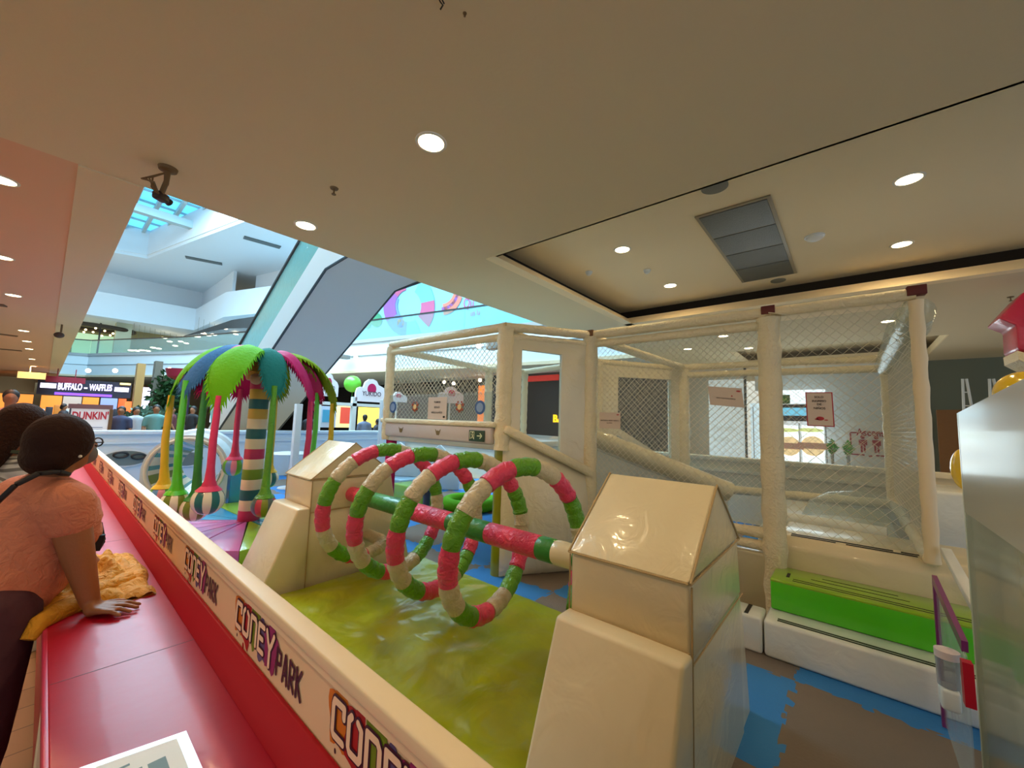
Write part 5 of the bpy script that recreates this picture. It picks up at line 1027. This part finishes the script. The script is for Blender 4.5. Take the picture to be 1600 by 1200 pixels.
# ================================================================== PEOPLE
def blob(name, caps, balls, voxel, mat, parent, smooth=5, bump=None):
    """one continuous skin grown over tapered limbs (p0, r0, p1, r1) and ellipsoids (c, (rx, ry, rz)[, rot])"""
    bm = bmesh.new()
    for (a, r0, b, r1) in caps:
        a = Vector(a); b = Vector(b); d = b-a; L = d.length
        q = Vector((0, 0, 1)).rotation_difference(d.normalized()).to_matrix().to_4x4() if L > 1e-5 else Matrix()
        if L > 1e-5: bmesh.ops.create_cone(bm, cap_ends=True, segments=16, radius1=r0, radius2=r1, depth=L, matrix=Matrix.Translation((a+b)/2) @ q)
        for c, r in ((a, r0), (b, r1)): bmesh.ops.create_icosphere(bm, subdivisions=2, radius=r, matrix=Matrix.Translation(c))
    for it in balls:
        c, rr = it[0], it[1]; rot = it[2] if len(it) > 2 else Matrix.Identity(3)
        bmesh.ops.create_icosphere(bm, subdivisions=3, radius=1, matrix=Matrix.Translation(Vector(c)) @ rot.to_4x4() @ Matrix.Diagonal((rr[0], rr[1], rr[2], 1)))
    me = bpy.data.meshes.new('tmp'); off = OFF[parent.name]
    for v in bm.verts: v.co -= off
    bm.to_mesh(me); bm.free()
    o = bpy.data.objects.new('tmp', me); C.objects.link(o)
    md = o.modifiers.new('r', 'REMESH'); md.mode = 'VOXEL'; md.voxel_size = voxel; md.adaptivity = 0
    sm = o.modifiers.new('s', 'SMOOTH'); sm.iterations = smooth; sm.factor = .5
    m2 = bpy.data.meshes.new_from_object(o.evaluated_get(bpy.context.evaluated_depsgraph_get()))
    bpy.data.objects.remove(o); bpy.data.meshes.remove(me); m2.name = name; m2.materials.clear(); m2.materials.append(mat); m2.shade_smooth()
    o = bpy.data.objects.new(name, m2); C.objects.link(o); o.parent = parent; OFF[o.name] = off; return o
def frame(f, upv=(0, 0, 1)):
    f = Vector(f).normalized(); r_ = f.cross(Vector(upv)).normalized(); u_ = r_.cross(f); return r_, f, u_
# ---- woman leaning over the ledge
f2 = Vector((.84, .54, 0)).normalized(); r2 = Vector((.54, -.84, 0)).normalized()      # her facing, her right side
HD = Vector((.066, 2.36, 1.405)); foot = Vector((-.17, 2.25, 0))
t = thing('person', 'person with short dark hair in a salmon blouse leaning on the red ledge', 'person', tuple(foot))
NK = HD+Vector((-.035, -.01, -.13)); CH = Vector((.035, 2.40, 1.10)); BE = Vector((-.03, 2.38, .93)); PV = Vector((-.12, 2.34, .82))
RSH = P(104, 788, 'y', 2.23); REL = P(122, 868, 'y', 2.215); RWR = Vector((.178, 2.20, .822)); LSH = Vector((-.03, 2.58, 1.19)); LEL = Vector((.10, 2.68, .98)); LWR = Vector((.21, 2.62, .84))
hand = Vector((.205, 2.165, .803))
def hand_caps(wr, palm, fwd, side, flat=.792):
    fwd = Vector(fwd).normalized(); side = Vector(side).normalized(); caps = [(wr, .026, palm-fwd*.02+side*.012, .022), (wr, .024, palm-fwd*.02-side*.014, .022)]
    for i, (s, L) in enumerate([(-.034, .060), (-.012, .074), (.012, .078), (.035, .066)]):
        k = palm+fwd*.030+side*s; k.z = flat+.014; m_ = k+(fwd+side*s*4).normalized()*L*.55; m_.z = flat+.013; e = m_+(fwd+side*s*5).normalized()*L*.5; e.z = flat+.002
        caps += [(palm-fwd*.015+side*s*.6, .015, k, .0105), (k, .0102, m_, .0088), (m_, .0086, e, .0074)]
    th0 = palm-fwd*.02+side*.034; th1 = th0+(fwd*.5+side*.9).normalized()*.035; th1.z = flat+.008; th2 = th1+(fwd*.85+side*.5).normalized()*.03; th2.z = flat+.004
    caps += [(palm-fwd*.02, .018, th0, .014), (th0, .0125, th1, .0105), (th1, .010, th2, .008)]
    return caps
caps = [(NK, .052, HD-Vector((0, 0, .06)), .050), (NK, .055, CH+Vector((0, 0, .08)), .10), (CH, .12, PV, .13), (CH+Vector((0, 0, .08)), .09, RSH, .062), (RSH, .062, REL, .047), (REL, .047, RWR, .029), (CH+Vector((0, 0, .08)), .09, LSH, .06), (LSH, .058, LEL, .045), (LEL, .042, LWR, .028)]
for s in (-1, 1):
    h0 = PV+r2*.08*s; kn = Vector((foot.x+.06, foot.y, .46))+r2*.09*s; an = Vector((foot.x, foot.y, .08))+r2*.1*s
    caps += [(h0, .10, kn, .065), (kn, .06, an, .04), (an, .035, an+f2*.16-Vector((0, 0, .04)), .028)]
caps += hand_caps(RWR, hand, (.75, -.62, 0), (.62, .75, 0)); caps += hand_caps(LWR, Vector((.26, 2.59, .803)), (.9, -.2, 0), (-.2, -.9, 0))
Rm = Matrix((r2, f2, Vector((0, 0, 1)))).transposed()
balls = [(HD, (.072, .088, .105), Rm), (HD+f2*.02-Vector((0, 0, .05)), (.055, .062, .06), Rm), (HD+f2*.094-Vector((0, 0, .012)), (.012, .018, .02), Rm), (HD+r2*.074-f2*.008-Vector((0, 0, .015)), (.010, .017, .03), Rm), (HD-r2*.074-f2*.008-Vector((0, 0, .015)), (.010, .017, .03), Rm), (HD+f2*.075-Vector((0, 0, .055)), (.024, .016, .012), Rm)]
blob('body', caps, balls, .0052, skin_m, t, 4)
blob('hair', [], [(HD-f2*.02+Vector((0, 0, .012)), (.092, .100, .108), Rm), (HD-f2*.05-Vector((0, 0, .045)), (.084, .068, .075), Rm), (HD-f2*.03+r2*.045-Vector((0, 0, .015)), (.045, .055, .075), Rm)], .008, hair_m, t, 3)
blouse_m = M('salmon blouse', (206, 124, 92), .8, bump=(26, .5, 2), var=.05)
blob('blouse', [(NK-Vector((.01, 0, .05)), .085, CH, .17), (CH, .165, BE, .175), (BE, .175, PV+Vector((0, 0, .04)), .185), (CH+Vector((0, 0, .09)), .10, RSH, .082), (RSH, .084, RSH.lerp(REL, .32), .072), (CH+Vector((0, 0, .09)), .10, LSH, .08), (LSH, .08, LSH.lerp(LEL, .3), .07)], [(CH+f2*.07-Vector((0, 0, .06)), (.14, .10, .10), Rm), (BE+f2*.06, (.15, .12, .10), Rm), (PV+Vector((-.07, -.02, .07)), (.17, .15, .10))], .009, blouse_m, t, 6)
tc_ = []
for s in (-1, 1):
    h0 = PV+r2*.09*s; kn = Vector((foot.x+.05, foot.y, .46))+r2*.10*s; an = Vector((foot.x, foot.y, .10))+r2*.1*s; tc_ += [(h0, .135, kn, .095), (kn, .095, an, .085)]
blob('trousers', tc_+[(PV-r2*.08, .15, PV+r2*.08, .15)], [], .012, M('maroon trousers', (74, 34, 44), .8, bump=(14, .5)), t, 5)
for s in (-1, 1):
    an = Vector((foot.x, foot.y, .0))+r2*.1*s; obj('shoe', MB().obox(an+f2*.06+Vector((0, 0, .04)), r2, f2, (0, 0, 1), .095, .26, .08, bev=.03), M('dark shoe', (40, 34, 34), .6), t)
# strap across the back, glasses, earring, face mask
strap = [P(-12, 792, 'y', 2.20), P(25, 757, 'y', 2.19), P(60, 740, 'y', 2.20), P(88, 737, 'y', 2.245), P(104, 741, 'y', 2.30)]
mbs = MB()
for a, b in zip(strap[:-1], strap[1:]): mbs.beam(a, b, .03, .014, bev=.004)
obj('bag_strap', mbs, M('dark strap', (26, 22, 26), .7), t)
mbs = MB(); st2 = [P(152, 818, 'y', 2.5), P(157, 845, 'y', 2.45), P(148, 860, 'y', 2.42)]
for a, b in zip(st2[:-1], st2[1:]): mbs.beam(a, b, .03, .012)
obj('bag_strap', mbs, M('dark strap', (26, 22, 26)), t); obj('strap_buckle', MB().obox(P(152, 848, 'y', 2.36), (1, 0, 0), (0, 1, 0), (.2, 0, 1), .03, .02, .06), M('dark strap', (26, 22, 26)), t)
g = MB(); e0 = HD+f2*.093+r2*.036+Vector((0, 0, .004))
for s in (-1, 1):
    c = HD+f2*.088+r2*.032*s+Vector((0, 0, .004)); g.tube([c+r2*.023*math.cos(2*PI*i/14)+Vector((0, 0, .017*math.sin(2*PI*i/14))) for i in range(14)], .0028, 6, closed=True); g.tube([c+r2*s*.027, HD+r2*.078*s+f2*.0+Vector((0, 0, .006))], .0024, 6)
g.tube([HD+f2*.10-r2*.008, HD+f2*.10+r2*.008], .002, 6); obj('glasses', g, black_m, t)
obj('earring', MB().ball(HD+r2*.083-f2*.004-Vector((0, 0, .045)), .006, 10, 8), M('pearl', (236, 226, 206), .2), t)
blob('face_mask', [], [(HD+f2*.062-Vector((0, 0, .045)), (.052, .042, .045), Rm)], .007, M('grey face mask', (112, 104, 100), .8), t, 3)
# yellow cloth bundle under her arm
mb = MB(); rr = random.Random(4); nx, ny = 40, 40
def yc(u, v):
    x = .045+.33*v+.0*u; y = 2.24+.66*u; e = min(u, 1-u, v, 1-v); h = .10*math.sin(PI*u)**.5*math.sin(PI*v)**.6 if 0 < u < 1 and 0 < v < 1 else 0
    h *= .55+.75*abs(noise.noise(Vector((u*4, v*4, 1)))); h += .03*abs(noise.noise(Vector((u*9, v*7, 5))))
    x += .03*noise.noise(Vector((u*3, v*3, 8))); y += .05*noise.noise(Vector((u*3, v*3, 12)))
    return Vector((min(x, .43), y, .784+h))
vs = [yc(i/nx, j/ny) for j in range(ny+1) for i in range(nx+1)]; n1 = len(vs); vs += [Vector((v.x, v.y, .7805)) for v in vs]
fs = [[j*(nx+1)+i, j*(nx+1)+i+1, (j+1)*(nx+1)+i+1, (j+1)*(nx+1)+i] for j in range(ny) for i in range(nx)]; fs += [[n1+k for k in f[::-1]] for f in fs]
mb.add(vs, fs)
t2 = thing('jacket', 'crumpled mustard yellow jacket lying on the red ledge under the arm', 'jacket', (.2, 2.5, .781))
yl = M('mustard cloth', (206, 140, 16), .75, bump=(22, .7, 2), var=.10); obj('jacket_body', mb, yl, t2, smooth=70)
mb = MB(); pts = [Vector((.30, 2.42, .80)), Vector((.20, 2.33, .805)), Vector((.10, 2.24, .80)), Vector((.055, 2.17, .80)), Vector((.035, 2.15, .76))]; mb.tube(pts, [.045, .042, .036, .028, .02], 12)
obj('sleeve', mb, yl, t2, smooth=60)
# ---- woman behind her
HD2 = P(40, 668, 'y', 3.2); ft = Vector((HD2.x-.16, 3.2, 0)); f3 = Vector((.72, .69, 0)).normalized(); r3 = Vector((.69, -.72, 0)).normalized(); R3 = Matrix((r3, f3, Vector((0, 0, 1)))).transposed()
t = thing('person', 'person with long dark brown hair in a pale striped top at the left edge', 'person', tuple(ft))
NK2 = HD2+Vector((-.02, 0, -.13)); CH2 = NK2+Vector((-.06, 0, -.22)); PV2 = Vector((ft.x, 3.2, .88)); SR = NK2+r3*.16-Vector((.03, 0, .07)); SL = NK2-r3*.16-Vector((.03, 0, .07))
ER = SR+Vector((.02, -.03, -.26)); WR2 = Vector((.06, 3.12, .84)); EL = SL+Vector((.06, 0, -.26)); WL2 = Vector((.14, 3.28, .84))
caps = [(NK2, .048, HD2, .05), (NK2, .05, CH2, .10), (CH2, .11, PV2, .12), (NK2-Vector((0, 0, .07)), .06, SR, .055), (SR, .05, ER, .04), (ER, .038, WR2, .027), (NK2-Vector((0, 0, .07)), .06, SL, .055), (SL, .05, EL, .04), (EL, .038, WL2, .027)]
caps += hand_caps(WR2, Vector((.10, 3.10, .803)), (.9, -.3, 0), (.3, .9, 0)); caps += hand_caps(WL2, Vector((.18, 3.27, .803)), (.9, -.1, 0), (-.1, -.9, 0))
for s in (-1, 1): h0 = PV2+r3*.08*s; kn = Vector((ft.x, ft.y, .46))+r3*.09*s; an = Vector((ft.x, ft.y, .08))+r3*.1*s; caps += [(h0, .09, kn, .06), (kn, .055, an, .038), (an, .034, an+f3*.16-Vector((0, 0, .045)), .027)]
blob('body', caps, [(HD2, (.070, .086, .105), R3), (HD2+f3*.092-Vector((0, 0, .012)), (.012, .016, .02), R3), (HD2+f3*.02-Vector((0, 0, .05)), (.05, .06, .055), R3), (HD2+f3*.073-Vector((0, 0, .055)), (.022, .014, .01), R3)], .006, M('brown skin', (140, 84, 52), .55), t, 4)
blob('hair', [(HD2-f3*.06, .07, HD2-f3*.10-Vector((.03, 0, .16)), .055), (HD2-f3*.10-Vector((.03, 0, .16)), .05, HD2-f3*.13-Vector((.05, 0, .30)), .03)], [(HD2-f3*.02+Vector((0, 0, .022)), (.088, .096, .105), R3)], .009, M('warm dark brown hair', (50, 24, 12), .75, spec=.2, bump=(90, .8, .5)), t, 3)
stripe_m = M('pale striped top', (212, 206, 188), .8); n_, b_ = nodes_of(stripe_m); tcn = n_.nodes.new('ShaderNodeTexCoord'); wv = n_.nodes.new('ShaderNodeTexWave'); wv.inputs['Scale'].default_value = 14; wv.bands_direction = 'DIAGONAL'; cr_ = n_.nodes.new('ShaderNodeValToRGB'); cr_.color_ramp.elements[0].position = .25; cr_.color_ramp.elements[0].color = (.22, .20, .17, 1); cr_.color_ramp.elements[1].position = .45; cr_.color_ramp.elements[1].color = (.66, .62, .54, 1)
n_.links.new(tcn.outputs['Object'], wv.inputs['Vector']); n_.links.new(wv.outputs['Fac'], cr_.inputs[0]); n_.links.new(cr_.outputs[0], b_.inputs['Base Color'])
blob('top', [(NK2-Vector((0, 0, .06)), .075, CH2, .135), (CH2, .135, PV2, .145), (NK2-Vector((0, 0, .08)), .08, SR, .07), (SR, .07, SR.lerp(ER, .45), .06), (NK2-Vector((0, 0, .08)), .08, SL, .07), (SL, .07, SL.lerp(EL, .45), .06)], [], .010, stripe_m, t, 5)
tc_ = []
for s in (-1, 1): h0 = PV2+r3*.08*s; kn = Vector((ft.x, ft.y, .46))+r3*.09*s; an = Vector((ft.x, ft.y, .08))+r3*.1*s; tc_ += [(h0, .12, kn, .075), (kn, .075, an, .055)]
blob('trousers', tc_, [], .013, M('dark jeans', (36, 40, 56), .8), t, 5)
mbs = MB(); a = SR+Vector((-.01, 0, .09))-r3*.03; mbs.beam(a-f3*.07, a+f3*.08-Vector((0, 0, .05)), .035, .014).beam(a+f3*.08-Vector((0, 0, .05)), a+f3*.11-Vector((0, 0, .22)), .035, .014); obj('bag_strap', mbs, M('olive strap', (54, 60, 34), .7), t)
# ---- shoppers far behind
def shopper(px, Y, label, top, legs, hair=(26, 20, 18), face=0, hgt=1.66, seat=False, skin=(150, 100, 70)):
    x = P(px, 655, 'y', Y).x; s = hgt/1.66; o = Vector((x, Y, 0)); a = R(face); f_ = Vector((math.sin(a), math.cos(a), 0)); r_ = Vector((f_.y, -f_.x, 0))
    t = thing('person', label, 'person', (x, Y, 0), None)
    def q(rx, fy, z): return o+r_*rx*s+f_*fy*s+Vector((0, 0, z*s))
    h = q(0, .0, 1.55)
    body = [(q(0, 0, 1.36), .05, h, .06), (q(0, 0, 1.30), .10, q(0, 0, .95), .11)]; tp = [(q(0, 0, 1.30), .14, q(0, 0, .95), .15)]; tr = []
    for sd_ in (-1, 1):
        body += [(q(.17*sd_, 0, 1.32), .05, q(.23*sd_, .02, 1.05), .04), (q(.23*sd_, .02, 1.05), .038, q(.21*sd_, .12, .82), .028), (q(.08*sd_, 0, .9), .085, q(.09*sd_, .03, .48), .055), (q(.09*sd_, .03, .48), .05, q(.09*sd_, -.02, .08), .035), (q(.09*sd_, -.02, .06), .035, q(.09*sd_, .12, .04), .03)]
        tp += [(q(.1*sd_, 0, 1.32), .085, q(.18*sd_, 0, 1.30), .07), (q(.18*sd_, 0, 1.30), .068, q(.22*sd_, .01, 1.10), .058)]
        tr += [(q(.075*sd_, 0, .92), .115, q(.09*sd_, .03, .48), .075), (q(.09*sd_, .03, .48), .072, q(.09*sd_, -.02, .12), .06)]
    blob('body', body, [(h, (.075, .085, .11)), (h+f_*.088, (.018, .018, .02))], .022, M('skin %d' % skin[0], skin, .6), t, 2)
    blob('hair', [], [(h-f_*.02+Vector((0, 0, .03)), (.088, .095, .10)), (h-f_*.04-Vector((0, 0, .03)), (.08, .06, .08))], .022, M('hair %d%d' % hair[:2], hair, .6), t, 2)
    blob('top', tp, [], .028, M('top %d%d%d' % top, top, .8), t, 2); blob('trousers', tr, [], .028, M('legs %d%d%d' % legs, legs, .8), t, 2)
shopper(12, 9.5, 'person in a dusty pink shirt walking at the far left edge', (176, 130, 134), (70, 74, 84), face=180, hgt=1.78)
shopper(122, 13.8, 'person in a black top left of the white kiosk board', (26, 26, 32), (30, 30, 40), face=150, hgt=1.62)
shopper(98, 22, 'small dark dressed person in front of the waffle shop', (40, 36, 40), (34, 34, 44), face=90)
shopper(188, 14.5, 'person in a navy jacket right of the kiosk board', (52, 56, 84), (40, 42, 56), face=200, hgt=1.6)
shopper(212, 15.5, 'person in a pale grey top and black trousers by the plants', (170, 170, 176), (24, 24, 28), face=160, hgt=1.6)
shopper(235, 21, 'person in black walking between the two potted plants', (28, 28, 30), (28, 28, 32), face=120)
shopper(243, 14.6, 'person in a teal top and blue jeans behind the plants', (96, 140, 136), (54, 96, 150), face=190, hgt=1.68)
shopper(268, 18, 'person in a dark red top right of the plants', (90, 40, 46), (40, 40, 46), face=100)
shopper(300, 16.5, 'person in a black jacket seen between two palm arms', (24, 24, 28), (30, 32, 44), face=230, hgt=1.7)
shopper(283, 21, 'person in a violet top far behind the palm arms', (110, 70, 160), (50, 50, 70), face=180)
shopper(484, 13.3, 'person in dark clothes left of the kiosk posters', (50, 52, 60), (40, 40, 50), face=60, hgt=1.66)
shopper(570, 13.2, 'person in a blue grey shirt at the yellow lit kiosk', (110, 118, 140), (50, 54, 70), face=20, hgt=1.6)
shopper(590, 13.3, 'small dark haired child at the yellow lit kiosk', (60, 56, 64), (40, 40, 50), face=320, hgt=1.45)
